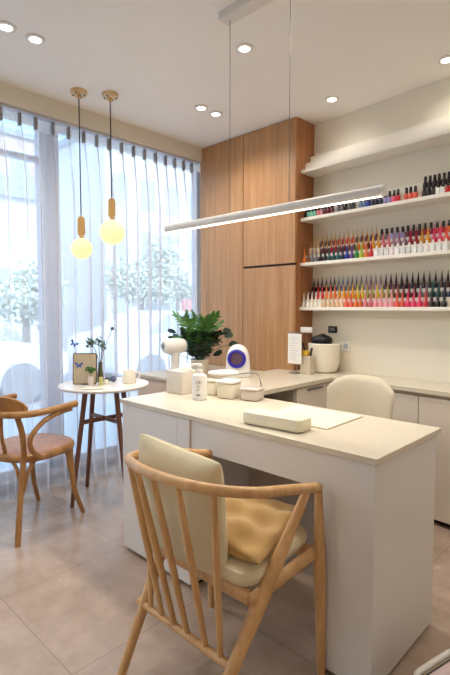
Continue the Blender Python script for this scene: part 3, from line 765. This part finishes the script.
# lidded containers
def tub(nm, lb, x0, x1, y0, y1, h, mat, lidmat, r=.018, rot=0, cat='container', grp=None):
    cx, cy = (x0+x1)/2, (y0+y1)/2
    t = thing(nm, lb, cat, (cx, cy, dz), grp)
    for pn, z0, z1, mt, ex, tp in (('tub', 0, h*.84, mat, 0, .93), ('lid', h*.845, h, lidmat, .003, 1)):
        m = MB(); m.rbox(x0-cx-ex, x1-cx+ex, y0-cy-ex, y1-cy+ex, z0, z1, r, 4, rot=rot, taper=tp); bmesh.ops.translate(m.bm, verts=m.bm.verts, vec=(cx, cy, dz)); obj(pn, m, mt, t)
    return t
tub('storage_tub', 'rounded cream lidded tub, tallest of the tubs right of the pump bottle', -1.645, -1.545, 1.625, 1.72, .088, 'cream_plastic', 'white_plastic', rot=.2)
tub('storage_tub', 'cream tub directly behind the pump bottle, half hidden by it', -1.745, -1.675, 1.645, 1.715, .080, 'cream_plastic', 'cream_plastic', rot=.2)
tub('storage_tub', 'low translucent pinkish tub at the right end of the tub row', -1.525, -1.425, 1.665, 1.755, .060, 'pink_clear', 'pink_clear', rot=.2)
# hand piece resting across tubs
t = thing('nail_lamp', 'long low white nail lamp resting on the cream tubs', 'nail lamp', (-1.66, 1.71, dz+.088))
m = MB(); vs = m.sphere((0, 0, 0), .04, (2.1, 1.1, .42), 24, 14)
bmesh.ops.rotate(m.bm, verts=m.bm.verts, cent=(0, 0, 0), matrix=Matrix.Rotation(math.radians(38), 3, 'Z')); bmesh.ops.translate(m.bm, verts=m.bm.verts, vec=(-1.690, 1.735, dz+.107)); obj('lamp_shell', m, 'white_plastic', t)
# cable loop
m = MB(); m.tube(curve([(-1.62, 1.765, dz+.105), (-1.57, 1.78, dz+.112), (-1.52, 1.79, dz+.115), (-1.49, 1.785, dz+.09), (-1.475, 1.78, dz+.04), (-1.47, 1.77, dz+.004)], 8), .0028, 8)
tag(obj('power_cable', m, 'grey_metal'), 'thin grey cable looping down behind the translucent tub', 'cable')

# ------------------------------------------------------------------ on worktop / corner cabinet
# plant
px, py, pz = -2.49, 2.31, .7201
t = thing('potted_plant', 'bushy green potted plant in front of the wood cabinet', 'plant', (px, py, pz))
m = MB(); m.lathe([(0, 0), (.045, 0), (.055, .005), (.066, .10), (.068, .104), (.060, .104), (.056, .09), (0, .088)], (px, py, pz), 24); obj('pot', m, 'ceramic', t)
def frond(m, base, tip, droop, n, lw, ll, rn):
    a, b = Vector(base), Vector(tip); mid = a.lerp(b, .55)+Vector((0, 0, droop))
    c = curve([a, mid, b], n)
    m.tube(c, [.0022]*len(c), 5)
    for i, p in enumerate(c[2:]):
        f = (i+1)/len(c); tg = (c[min(i+3, len(c)-1)]-c[i+1]).normalized(); side = tg.cross(Vector((0, 0, 1))).normalized()
        L = ll*math.sin(PI*min(.95, .25+.65*f))
        for s in (1, -1):
            d = (side*s*.85+tg*.55+Vector((0, 0, -.12+rn.uniform(-.15, .2)))).normalized(); w_ = tg*lw
            e = p+d*L
            q = [m.bm.verts.new(p-w_*.25), m.bm.verts.new(p+d*L*.45-w_), m.bm.verts.new(e+Vector((0, 0, -L*.2))), m.bm.verts.new(p+d*L*.45+w_*.9)]
            m.bm.faces.new(q)
rn = random.Random(11)
for mat, cnt, rad, zt in (('leaf_green', 20, .20, .36), ('leaf_dark', 17, .26, .26)):
    m = MB()
    for k in range(cnt):
        a = 2*PI*k/cnt+rn.uniform(-.3, .3); R_ = rad*rn.uniform(.45, 1.1)
        tip = (px+R_*math.cos(a), py+R_*math.sin(a)*.8, pz+.06+zt*rn.uniform(.5, 1.1))
        frond(m, (px+.02*math.cos(a), py+.02*math.sin(a), pz+.09), tip, .06, 8, .0095, .085, rn)
    obj('fronds', m, mat, t)
m = MB()
for (dx, dy, dz_) in ((-.25, -.08, .30), (-.26, -.02, .26), (-.22, -.10, .25), (.22, .10, .28), (.25, .12, .22), (.17, .13, .31), (-.17, -.12, .14), (-.20, -.05, .19), (.1, -.1, .15), (.0, -.12, .18), (.2, .0, .16)):
    dx *= .88; dy *= .88; e = Vector((px+dx, py+dy, pz+dz_)); m.tube(curve([(px, py, pz+.09), (px+dx*.5, py+dy*.5, pz+dz_*.8), e], 5), .002, 5)
    u = Vector((dx, dy, -.03)).normalized()*.045; v = Vector((0, 0, 1)).cross(u).normalized()*.034+Vector((0, 0, .02))
    c0 = m.bm.verts.new(e-u*.5); ringv = [m.bm.verts.new(e+u*math.cos(q)*(.9 if math.cos(q) > 0 else .5)+v*math.sin(q)) for q in [2*PI*i/10 for i in range(10)]]
    m.bm.faces.new(ringv)
    m.bm.verts.remove(c0)
obj('broad_leaves', m, 'leaf_dark', t)


hx, hy, hz = -2.46, 2.055, .7201
t = thing('hand_dryer', 'white dryer with barrel-shaped head and grey vent, left of the plant', 'dryer', (hx, hy, hz))
m = MB(); m.lathe([(0, 0), (.055, 0), (.058, .004), (.05, .015), (.030, .03), (.028, .10), (.032, .19)], (hx, hy, hz), 24); obj('stand', m, 'white_plastic', t)
m = MB(); vs = m.lathe([(0, -.088), (.030, -.088), (.046, -.078), (.052, -.05), (.052, .03), (.046, .062), (.030, .078), (0, .082)], (0, 0, 0), 28)
RM = Matrix.Rotation(math.radians(90), 3, 'Y'); RM = Matrix.Rotation(math.radians(74), 3, 'Z') @ RM
bmesh.ops.rotate(m.bm, verts=vs, cent=(0, 0, 0), matrix=RM); bmesh.ops.translate(m.bm, verts=vs, vec=(hx, hy, hz+.215)); h = obj('head', m, 'white_plastic', t)
m = MB(); vs = []
for r in (.026, .017, .008):
    n0 = len(m.bm.verts); m.tube([(r*math.cos(2*PI*i/24), r*math.sin(2*PI*i/24), -.0885) for i in range(24)], .0022, 6, closed=True)
vs = list(m.bm.verts)
bmesh.ops.rotate(m.bm, verts=vs, cent=(0, 0, 0), matrix=RM); bmesh.ops.translate(m.bm, verts=vs, vec=(hx, hy, hz+.215)); obj('vent_grille', m, 'grey_metal', h)

# air purifier on the worktop arm
ax, ay, az = -2.050, 2.235, .7501
t = thing('air_purifier', 'white tapered air purifier with purple-blue lit round opening', 'air purifier', (ax, ay, az))
def sup(hw, hd, z, n=32, e=.8): return [(hw*math.copysign(abs(math.cos(2*PI*i/n))**e, math.cos(2*PI*i/n)), hd*math.copysign(abs(math.sin(2*PI*i/n))**e, math.sin(2*PI*i/n)), z) for i in range(n)]
AR = Matrix.Translation((ax, ay, az)) @ Matrix.Rotation(math.radians(32), 4, 'Z')
m = MB(); rings = []
for z, hw in ((0, .078), (.004, .082), (.05, .080), (.10, .076), (.14, .071), (.17, .062), (.19, .048), (.203, .028), (.208, .008)):
    rings.append([m.bm.verts.new(AR @ Vector(p)) for p in sup(hw, hw*.55, z)])
for a, b in zip(rings, rings[1:]):
    for k in range(32): m.bm.faces.new((a[k], a[(k+1) % 32], b[(k+1) % 32], b[k]))
m.bm.faces.new(rings[-1]); m.bm.faces.new(list(reversed(rings[0])))
obj('housing', m, 'white_plastic', t)
m = MB()
c = [(.050*math.cos(2*PI*i/36), -.046+.0, .118+.050*math.sin(2*PI*i/36)) for i in range(36)]
m.tube([AR @ Vector(p) for p in c], .011, 8, closed=True); obj('light_ring', m, 'blue_ring', t)
m = MB(); vs = m.lathe([(0, -.010), (.030, -.010), (.044, -.004), (.048, .0)], (0, 0, 0), 32)
bmesh.ops.rotate(m.bm, verts=vs, cent=(0, 0, 0), matrix=Matrix.Rotation(PI/2, 3, 'X')); 
for v in vs: v.co = AR @ (v.co+Vector((0, -.046, .118)))
obj('fan_opening', m, 'ring_inner', t)

# price card in an upright holder
sx, sy = -1.875, 2.61
t = thing('card_holder', 'white price card hanging in a thin metal table stand', 'sign', (sx, sy, .7501))
m = MB(); m.box(sx-.03, sx+.03, sy-.025, sy+.025, .7502, .756); m.tube([(sx+.012, sy+.006, .756), (sx+.012, sy+.006, 1.028)], .003, 8); m.tube([(sx-.062, sy+.006, 1.024), (sx+.062, sy+.006, 1.024)], .003, 8); obj('stand', m, 'grey_metal', t)
m = MB(); m.box(sx-.055, sx+.055, sy-.003, sy, .815, 1.018); card = obj('card', m, 'white_plastic', t, smooth=False)
m = MB()
rn = random.Random(8)
for k in range(11):
    z = 1.0-.016*k; m.box(sx-.035, sx-.035+rn.uniform(.035, .07), sy-.0036, sy-.0031, z, z+.0022)
obj('print', m, 'facade_grey', card, smooth=False)
# pen cup
cx, cy = -1.805, 2.66
t = thing('tool_cup', 'square greyish cup of nail tools between the card and the white bin', 'cup', (cx, cy, .7501))
m = MB(); m.box(cx-.04, cx+.04, cy-.03, cy+.03, .7501, .87); obj('cup', m, 'grey_cup', t, bevel=.003, smooth=False)
m = MB(); m.rbox(cx-.035, cx+.008, cy-.02, cy+.02, .871, .905, .008); tag(obj('yellow_sponge', m, 'yellow_item'), 'yellow sponge piece sticking out of the tool cup', 'sponge')
m = MB(); m.tube([(cx+.022, cy, .871), (cx+.032, cy, .925)], .007, 8); tag(obj('nail_file', m, 'black_plastic'), 'black-handled file standing at the right of the tool cup', 'nail file')
m = MB(); m.tube([(cx-.025, cy+.0, .906), (cx-.045, cy-.0, .955)], .007, 8); tag(obj('nail_brush', m, 'black_plastic'), 'black brush handle standing above the yellow sponge', 'brush')
# small oval sign on a stalk
t = thing('clip_sign', 'small white oval sign on a thin stalk behind the price card', 'sign', (-1.88, 2.76, .7501))
m = MB(); m.tube([(-1.895, 2.78, .7501), (-1.895, 2.78, 1.035)], .0025, 8); m.lathe([(0, 0), (.02, 0), (.02, .004), (0, .005)], (-1.895, 2.78, .7502), 16); obj('stalk', m, 'grey_metal', t)
m = MB(); m.rbox(-1.945, -1.845, 2.765, 2.785, 1.018, 1.056, .008); obj('plate', m, 'white_plastic', t)
# white bin with black glove-like bundle
bx, by = -1.775, 2.815
t = thing('ceramic_pot', 'large round white ceramic pot in the back corner of the worktop', 'pot', (bx, by, .7501))
m = MB(); m.lathe([(0, 0), (.072, 0), (.086, .008), (.101, .05), (.108, .12), (.109, .195), (.105, .20), (.102, .195), (.100, .13), (0, .125)], (bx, by, .7501), 36); obj('pot_body', m, 'ceramic', t)
m = MB(); rn = random.Random(4)
for v in m.sphere((0, 0, 0), .075, (1.0, .80, .70), 20, 14): 
    v.co *= 1+.10*math.sin(v.co.x*70+1)*math.cos(v.co.y*60)+.05*math.sin(v.co.z*90)
bmesh.ops.translate(m.bm, verts=m.bm.verts, vec=(bx-.020, by, .960)); tag(obj('black_pouf', m, 'glove_black'), 'dark fluffy bundle filling the top of the white pot', 'duster')
# wall plates
t = thing('wall_switch', 'small black control on the back wall above the white pot', 'switch', (-1.78, 2.94, 1.015))
obj('plate', B(-1.815, -1.745, 2.938, 2.9495, 1.015, 1.062), 'black_plastic', t, bevel=.002, smooth=False)
obj('display', B(-1.80, -1.76, 2.9365, 2.9378, 1.03, 1.05), 'grey_metal', t, smooth=False)
t = thing('wall_outlet', 'white double power outlet on the back wall right of the pot', 'outlet', (-1.68, 2.945, .885))
obj('plate', B(-1.755, -1.635, 2.941, 2.9495, .892, .962), 'white_plastic', t, bevel=.002, smooth=False)
for dx in (-1.722, -1.668):
    m = MB(); vs = m.lathe([(0, 0), (.019, 0), (.019, .002), (0, .002)], (0, 0, 0), 20); bmesh.ops.rotate(m.bm, verts=vs, cent=(0, 0, 0), matrix=Matrix.Rotation(PI/2, 3, 'X')); bmesh.ops.translate(m.bm, verts=vs, vec=(dx, 2.9405, .927)); obj('socket', m, 'facade_grey', t)

# the back wall with its shelves and cabinets runs a few degrees off the square of the desk
bpy.context.view_layer.update()
PIV = Vector((-1.962, 2.95, 0)); RM4 = Matrix.Translation(PIV) @ Matrix.Rotation(RA, 4, 'Z') @ Matrix.Translation(-PIV)
for o in list(SC.objects):
    if o.parent is None and (o.name.split('.')[0] in ('wall_back', 'wall_shelf', 'polish_bottle', 'wall_switch', 'wall_outlet') or (o.get('group') == 'back wall base cabinets')):
        o.matrix_world = RM4 @ o.matrix_world

# ------------------------------------------------------------------ technician's swivel chair
ox, oy = -1.22, 2.13
t = thing('swivel_chair', 'beige upholstered rounded-back swivel chair behind the desk', 'chair', (ox, oy, 0))
m = MB(); m.rbox(ox-.22, ox+.22, oy-.22, oy+.19, .43, .50, .09, 6); obj('seat', m, 'chair_leather', t)
m = MB(); N = 16
def bk(u, v, side):
    # u across, v up
    wv = .205*(1-.06*(1-v)); e = 1-abs(u)**4.5
    ztop = .50+.335*(1-.26*abs(u)**3.6)
    z = .53+(ztop-.53)*v
    y = oy+.185+.035*v-.075*u*u
    th = .027*max(0, (1-abs(u)**6))**.5*max(0, 1-abs(v*2-1)**6)**.5
    return (ox+wv*u, y+side*th, z)
F_ = {}; K_ = {}
for i in range(N+1):
    for j in range(N+1):
        u = i/N*2-1; v = j/N; ed = i in (0, N) or j in (0, N)
        F_[i, j] = m.bm.verts.new(bk(u, v, -1)); K_[i, j] = F_[i, j] if ed else m.bm.verts.new(bk(u, v, 1))
for i in range(N):
    for j in range(N):
        m.bm.faces.new((F_[i, j], F_[i+1, j], F_[i+1, j+1], F_[i, j+1])); m.bm.faces.new((K_[i, j], K_[i, j+1], K_[i+1, j+1], K_[i+1, j]))
obj('backrest', m, 'chair_leather', t, sub=1)
m = MB(); m.tube([(ox, oy+.12, .44), (ox, oy+.215, .455), (ox, oy+.222, .60)], .018, 8, flat=.6); obj('back_bracket', m, 'black_plastic', t)
m = MB(); m.lathe([(.03, .09), (.03, .25), (.018, .25), (.018, .41), (.07, .41), (.08, .43)], (ox, oy, 0), 20); obj('gas_lift', m, 'black_plastic', t)
m = MB()
for k in range(5):
    a = 2*PI*k/5+.3; m.tube([(ox, oy, .11), (ox+.26*math.cos(a), oy+.26*math.sin(a), .075)], [.026, .014], 8)
obj('star_base', m, 'black_plastic', t)
for k in range(5):
    a = 2*PI*k/5+.3; m = MB(); vs = m.lathe([(0, -.018), (.024, -.018), (.027, -.01), (.027, .01), (.024, .018), (0, .018)], (0, 0, 0), 18)
    bmesh.ops.rotate(m.bm, verts=vs, cent=(0, 0, 0), matrix=Matrix.Rotation(PI/2, 3, 'X')); bmesh.ops.rotate(m.bm, verts=vs, cent=(0, 0, 0), matrix=Matrix.Rotation(a+PI/2, 3, 'Z'))
    bmesh.ops.translate(m.bm, verts=vs, vec=(ox+.265*math.cos(a), oy+.265*math.sin(a), .027))
    m.tube([(ox+.262*math.cos(a), oy+.262*math.sin(a), .03), (ox+.262*math.cos(a), oy+.262*math.sin(a), .075)], .008, 8)
    obj('caster', m, 'black_plastic', t)

# ------------------------------------------------------------------ low foot-care tray at the bottom right corner
fx, fy = -.405, 1.405
t = thing('foot_bath', 'white-rimmed black basin on the floor at the right end of the desk', 'foot bath', (fx, fy, 0))
def foot(mm):
    bmesh.ops.rotate(mm.bm, verts=mm.bm.verts, cent=(fx, fy, 0), matrix=Matrix.Rotation(math.radians(-14), 3, 'Z')); return mm
m = MB(); m.rbox(fx-.085, fx+.185, fy-.13, fy+.09, 0, .13, .04, 5, taper=.86); obj('basin', foot(m), 'black_plastic', t)
m = MB()
def rr(x0, x1, y0, y1, r, z, k=6):
    out = []
    for cx_, cy_, a0 in ((x1-r, y1-r, 0), (x0+r, y1-r, PI/2), (x0+r, y0+r, PI), (x1-r, y0+r, 3*PI/2)):
        for i in range(k): a = a0+PI/2*i/(k-1); out.append((cx_+r*math.cos(a), cy_+r*math.sin(a), z))
    return out
m.tube(rr(fx-.085, fx+.185, fy-.13, fy+.09, .04, .135), .009, 8, closed=True, up=(0, 0, 1)); obj('rim', foot(m), 'white_plastic', t)
m = MB(); m.rbox(fx-.062, fx+.162, fy-.107, fy+.067, .131, .138, .03, 5); obj('liner', foot(m), 'tray_pink', t)

# ------------------------------------------------------------------ lamps
ly, lz = 1.585, 1.600
t = thing('tube_pendant_lamp', 'long slim white tube lamp hung on two thin cables over the desk', 'pendant lamp', (-1.355, ly, lz))
m = MB(); m.tube([(-1.955, ly, lz+.001), (-.765, ly, lz-.003)], .0200, 20); obj('tube_housing', m, 'lamp_body', t)
m = MB()
vs = [(-1.945, ly-.010, lz-.0135), (-.775, ly-.010, lz-.0155), (-.775, ly+.010, lz-.0155), (-1.945, ly+.010, lz-.0135)]
m.box(-1.945, -.775, ly-.009, ly+.009, lz-.0225, lz-.014); obj('light_strip', m, 'led_strip', t, smooth=False)
for x in (-1.505, -1.175):
    m = MB(); m.tube([(x, ly, lz+.019), (x, ly, CH-.035)], .0013, 6); obj('cable', m, 'steel_cable', t)
m = MB(); m.box(-1.545, -1.125, ly-.032, ly+.032, CH-.034, CH-.0005); obj('ceiling_canopy', m, 'lamp_body', t, bevel=.002, smooth=False)
for (x, y, zg, zt, r, lb) in ((-2.690, 1.505, 1.555, 1.75, .0655, 'globe pendant lamp nearer the window corner of the frame, hanging lower, smaller globe'), (-2.590, 1.660, 1.661, 1.912, .0780, 'globe pendant lamp hanging higher, right of the other, larger globe')):
    t = thing('globe_pendant_lamp', 'brass-and-wood ' + lb, 'pendant lamp', (x, y, zg), 'globe pendants above the round table')
    m = MB(); m.sphere((x, y, zg), r, u=32, v=20); obj('globe', m, 'globe_glass', t)
    gt = zg+r
    m = MB(); m.lathe([(0, -.004), (.013, -.004), (.015, 0), (.015, .02), (.010, .026), (.008, .03)], (x, y, gt-.008), 18); obj('collar', m, 'brass', t)
    H_ = .118
    m = MB(); n = 6; w2 = .022; d2 = .010
    pts = []
    for i in range(13): a = PI*i/12; pts.append((x+w2*math.cos(a), gt+.014+H_-w2+w2*math.sin(a)))
    for i in range(13): a = PI+PI*i/12; pts.append((x+w2*math.cos(a), gt+.014+w2*.5+w2*.5*math.sin(a)))
    m.prism(pts, 'y', y-d2, y+d2); bmesh.ops.rotate(m.bm, verts=m.bm.verts, cent=(x, y, 0), matrix=Matrix.Rotation(math.radians(70), 3, 'Z'))
    obj('wooden_grip', m, 'pendant_wood', t, bevel=.003)
    m = MB(); m.tube([(x, y, gt+.014+H_-.002), (x, y, CH-.02)], .0036, 8); obj('cord', m, 'black_cord', t)
    m = MB(); m.lathe([(0, -.045), (.012, -.045), (.014, -.03), (.014, -.024), (.046, -.022), (.049, -.018), (.049, -.0005), (0, -.0005)], (x, y, CH), 28); c = obj('ceiling_rose', m, 'brass', t)
    for a in (.9, 2.2, 3.9, 5.2):
        m = MB(); m.lathe([(0, -.028), (.0045, -.028), (.0045, -.022), (0, -.022)], (x+.034*math.cos(a), y+.034*math.sin(a), CH), 10); obj('screw', m, 'black_cord', c)
    l = bpy.data.lights.new('globe_bulb', 'POINT'); l.energy = 1.6; l.color = (1, .78, .5); l.shadow_soft_size = r+.004
    lo = bpy.data.objects.new('globe_bulb', l); COL.objects.link(lo); lo.location = (0, 0, -.0) ; lo.parent = t

vis = [(-2.33, .937, 'ceiling downlight at the left edge of the photo, first of the left pair'), (-2.33, 1.077, 'ceiling downlight second of the left pair'), (-2.332, 2.182, 'left one of the close pair of downlights near the wood cabinet'),
       (-2.332, 2.318, 'right one of the close pair of downlights near the wood cabinet'), (-1.652, 1.847, 'lone ceiling downlight between the two lamp cables'), (-1.648, 2.664, 'ceiling downlight just in front of the wood cabinet top'), (-.959, 2.671, 'ceiling downlight at the right edge above the shelves')]
off = [(-.27, 2.67), (.45, 2.67), (1.15, 2.67), (-.96, 1.85), (-.2, 1.85), (.7, 1.85), (-2.33, -.3), (-2.33, -.44), (-1.4, -1.2), (-.3, -1.2), (.8, -1.2)]  # unseen downlights added to fill the room with light
DL = 11.5
for i, p in enumerate(vis+off):
    x, y = p[:2]
    lb = p[2] if i < len(vis) else 'added unseen ceiling downlight filling the room with light'
    t = thing('ceiling_downlight', lb, 'downlight', (x, y, CH), 'recessed ceiling downlights' if i < len(vis) else 'added ceiling downlights outside the frame')
    m = MB(); m.lathe([(.027, -.0006), (.046, -.0006), (.045, -.005), (.029, -.008), (.027, -.0006)], (x, y, CH), 28); obj('trim_ring', m, 'trim_white', t)
    m = MB(); m.lathe([(0, -.003), (.0265, -.003), (.0265, -.001), (0, -.001)], (x, y, CH), 24); obj('diffuser', m, 'led', t)
    l = bpy.data.lights.new('downlight_lamp', 'SPOT'); l.energy = DL*(.25 if y > 2.5 else 1.0 if y > 0 or x < -2 else .6); l.color = (1, .93, .84); l.spot_size = math.radians(150); l.spot_blend = .8; l.shadow_soft_size = .04
    lo = bpy.data.objects.new('downlight_lamp', l); COL.objects.link(lo); lo.location = (0, 0, -.02); lo.parent = t
l = bpy.data.lights.new('tube_light', 'AREA'); l.shape = 'RECTANGLE'; l.size = 1.16; l.size_y = .02; l.energy = 5; l.color = (1, .95, .86)
lo = bpy.data.objects.new('tube_light', l); COL.objects.link(lo); lo.location = (-1.36, ly, lz-.026)

# ------------------------------------------------------------------ outside
GZ = -.30
struct(obj('ground', B(-60, XW-.11, -40, 60, GZ-.1, GZ), 'asphalt', smooth=False))
struct(obj('pavement', B(-5.6, XW-.11, -20, 30, GZ+.001, -.10), 'facade_grey', smooth=False))
def building(nm, lb, x0, x1, y0, y1, h, mat, rows, cols, par=.3, wz=2.2):
    t = thing(nm, lb, 'building', ((x0+x1)/2, (y0+y1)/2, GZ))
    obj('wall', B(x0, x1, y0, y1, GZ, h), mat, t, smooth=False)
    obj('parapet', B(x0-.1, x1+.15, y0-.1, y1+.1, h+.001, h+par), 'facade_grey', t, smooth=False)
    for r in range(rows):
        for c_ in range(cols):
            yy = y0+(y1-y0)*(c_+.5)/cols; zz = 1.1+r*wz; hw = (y1-y0)/cols*.3
            m = MB(); m.box(x1+.001, x1+.06, yy-hw-.06, yy+hw+.06, zz-.06, zz+1.26); f = obj('window_surround', m, 'facade_white', t, smooth=False)
            obj('pane', B(x1+.061, x1+.07, yy-hw, yy+hw, zz, zz+1.2), 'facade_window', f, smooth=False)
building('shop_building', 'low white building with grey parapet seen faintly through the left of the curtain', -20, -14, 1.5, 6.6, 4.35, 'facade_white', 1, 3, .65)
building('rose_building', 'pale rose building rising behind the low white one', -30, -24, 4.5, 12.5, 9.6, 'facade_rose', 4, 5)
building('office_building', 'pale multi-storey building beyond the right part of the curtain', -22, -17, 10.6, 17.5, 8.4, 'facade_white', 3, 5)
building('far_building', 'tall grey-blue building far beyond the curtain by the wood cabinet', -38, -30, 24, 38, 19, 'facade_grey', 7, 7)
def car(nm, lb, x, y0, flip=1):
    t = thing(nm, lb, 'car', (x, y0+2.1, GZ)); 
    side = [(0, .42), (.02, .72), (.18, .86), (.95, .98), (1.55, 1.40), (2.9, 1.44), (3.75, 1.02), (4.15, .95), (4.22, .6), (4.2, .36), (3.9, .25), (.25, .25)]
    if flip < 0: side = [(4.22-a, b) for a, b in reversed(side)]
    m = MB(); m.prism([(y0+a, GZ+b) for a, b in side], 'x', x-.85, x+.85)
    for v in m.bm.verts:
        if v.co.z > GZ+1.2: v.co.x = x+(v.co.x-x)*.74
    obj('car_body', m, 'car_white', t, bevel=.05)
    gl = [(1.02, 1.01), (1.58, 1.35), (2.86, 1.38), (3.55, 1.03)]
    if flip < 0: gl = [(4.22-a, b) for a, b in reversed(gl)]
    m = MB(); m.prism([(y0+a, GZ+b) for a, b in gl], 'x', x-.87, x+.87)
    for v in m.bm.verts:
        if v.co.z > GZ+1.2: v.co.x = x+(v.co.x-x)*.775
    obj('side_glass', m, 'car_glass', t, smooth=False)
    for yy in (.8, 3.4):
        for sx_ in (-.82, .82):
            m = MB(); vs = m.lathe([(0, -.09), (.2, -.1), (.31, -.09), (.32, .09), (.2, .1), (0, .09)], (0, 0, 0), 24); bmesh.ops.rotate(m.bm, verts=vs, cent=(0, 0, 0), matrix=Matrix.Rotation(PI/2, 3, 'Y'))
            bmesh.ops.translate(m.bm, verts=vs, vec=(x+sx_, y0+yy, GZ+.325)); obj('wheel', m, 'tyre', t)
car('parked_car', 'white parked car seen through the left edge of the curtain', -8.2, -.35, -1)
car('parked_car', 'white parked car seen through the curtain behind the picture board', -7.9, 4.5, -1)
def tree(x, y, h, r, lb, seed):
    t = thing('street_tree', lb, 'tree', (x, y, GZ), 'street trees')
    m = MB(); m.tube([(x, y, GZ), (x+.05, y, GZ+h*.5), (x, y+.1, GZ+h*.85)], [.12, .09, .04], 8); obj('trunk', m, 'tree_bark', t)
    rn = random.Random(seed); m = MB()
    for k in range(5): leafblob(m, (x+rn.uniform(-.5, .5)*r, y+rn.uniform(-.5, .5)*r, GZ+h*.8+rn.uniform(-.4, .5)*r), 900, r*.7, .11, rn)
    obj('crown', m, 'tree_leaf', t)
tree(-11.5, 4.9, 2.3, .9, 'low bushy tree behind the left parked car', 1)
tree(-12.5, 9.0, 3.2, 1.1, 'street tree beyond the curtain between the two pendant lamps', 2)
tree(-11.0, 11.2, 2.2, .8, 'small low street tree beyond the right part of the curtain', 3)
tree(-15.3, 12.9, 3.0, .7, 'small street tree farthest along, before the multi-storey building', 4)
m = MB(); m.box(-10.6, -10.5, 9.1, 9.9, GZ+1.2, GZ+1.75); m.tube([(-10.55, 9.5, GZ), (-10.55, 9.5, GZ+1.25)], .03, 8)
tag(obj('street_sign', m, 'sign_rose', smooth=False), 'faint rose signboard beyond the right part of the curtain', 'sign')

# ------------------------------------------------------------------ sky, sun, camera
wd = bpy.data.worlds.new('World'); SC.world = wd; wd.use_nodes = True; nt = wd.node_tree; bg = nt.nodes['Background']
tc = nt.nodes.new('ShaderNodeTexCoord'); n = nt.nodes.new('ShaderNodeTexNoise'); n.inputs['Scale'].default_value = 5; n.inputs['Detail'].default_value = 5
nt.links.new(tc.outputs['Generated'], n.inputs['Vector'])
r = nt.nodes.new('ShaderNodeValToRGB'); r.color_ramp.elements[0].position = .46; r.color_ramp.elements[1].position = .62
r.color_ramp.elements[0].color = (.42, .67, 1.0, 1); r.color_ramp.elements[1].color = (.95, .98, 1.0, 1)
nt.links.new(n.outputs['Fac'], r.inputs['Fac']); nt.links.new(r.outputs['Color'], bg.inputs['Color']); bg.inputs['Strength'].default_value = 2.2
s = bpy.data.lights.new('sun', 'SUN'); s.energy = 2.3; s.angle = .03; s.color = (1, .97, .92)
so = bpy.data.objects.new('sun', s); COL.objects.link(so); so.rotation_euler = Vector((-.70, .12, -.62)).to_track_quat('-Z', 'Y').to_euler()

cam = bpy.data.cameras.new('camera'); co = bpy.data.objects.new('camera', cam); COL.objects.link(co)
co.location = (0, 0, 1.19)
f = 474.; cam.sensor_fit = 'VERTICAL'; cam.sensor_height = 24; cam.lens = 24*f/675
yaw = math.radians(44.1); pit = math.atan(29.5/f)
co.rotation_euler = (PI/2-pit, 0, yaw); cam.clip_start = .02
SC.camera = co
SC.view_settings.view_transform = 'Standard'; SC.view_settings.look = 'None'; SC.view_settings.gamma = 1; SC.view_settings.use_curve_mapping = False
SC.view_settings.exposure = 0.57
SC.cycles.use_denoising = True
SC.cycles.max_bounces = 10; SC.cycles.diffuse_bounces = 5; SC.cycles.transparent_max_bounces = 24
SC.cycles.sample_clamp_indirect = 6
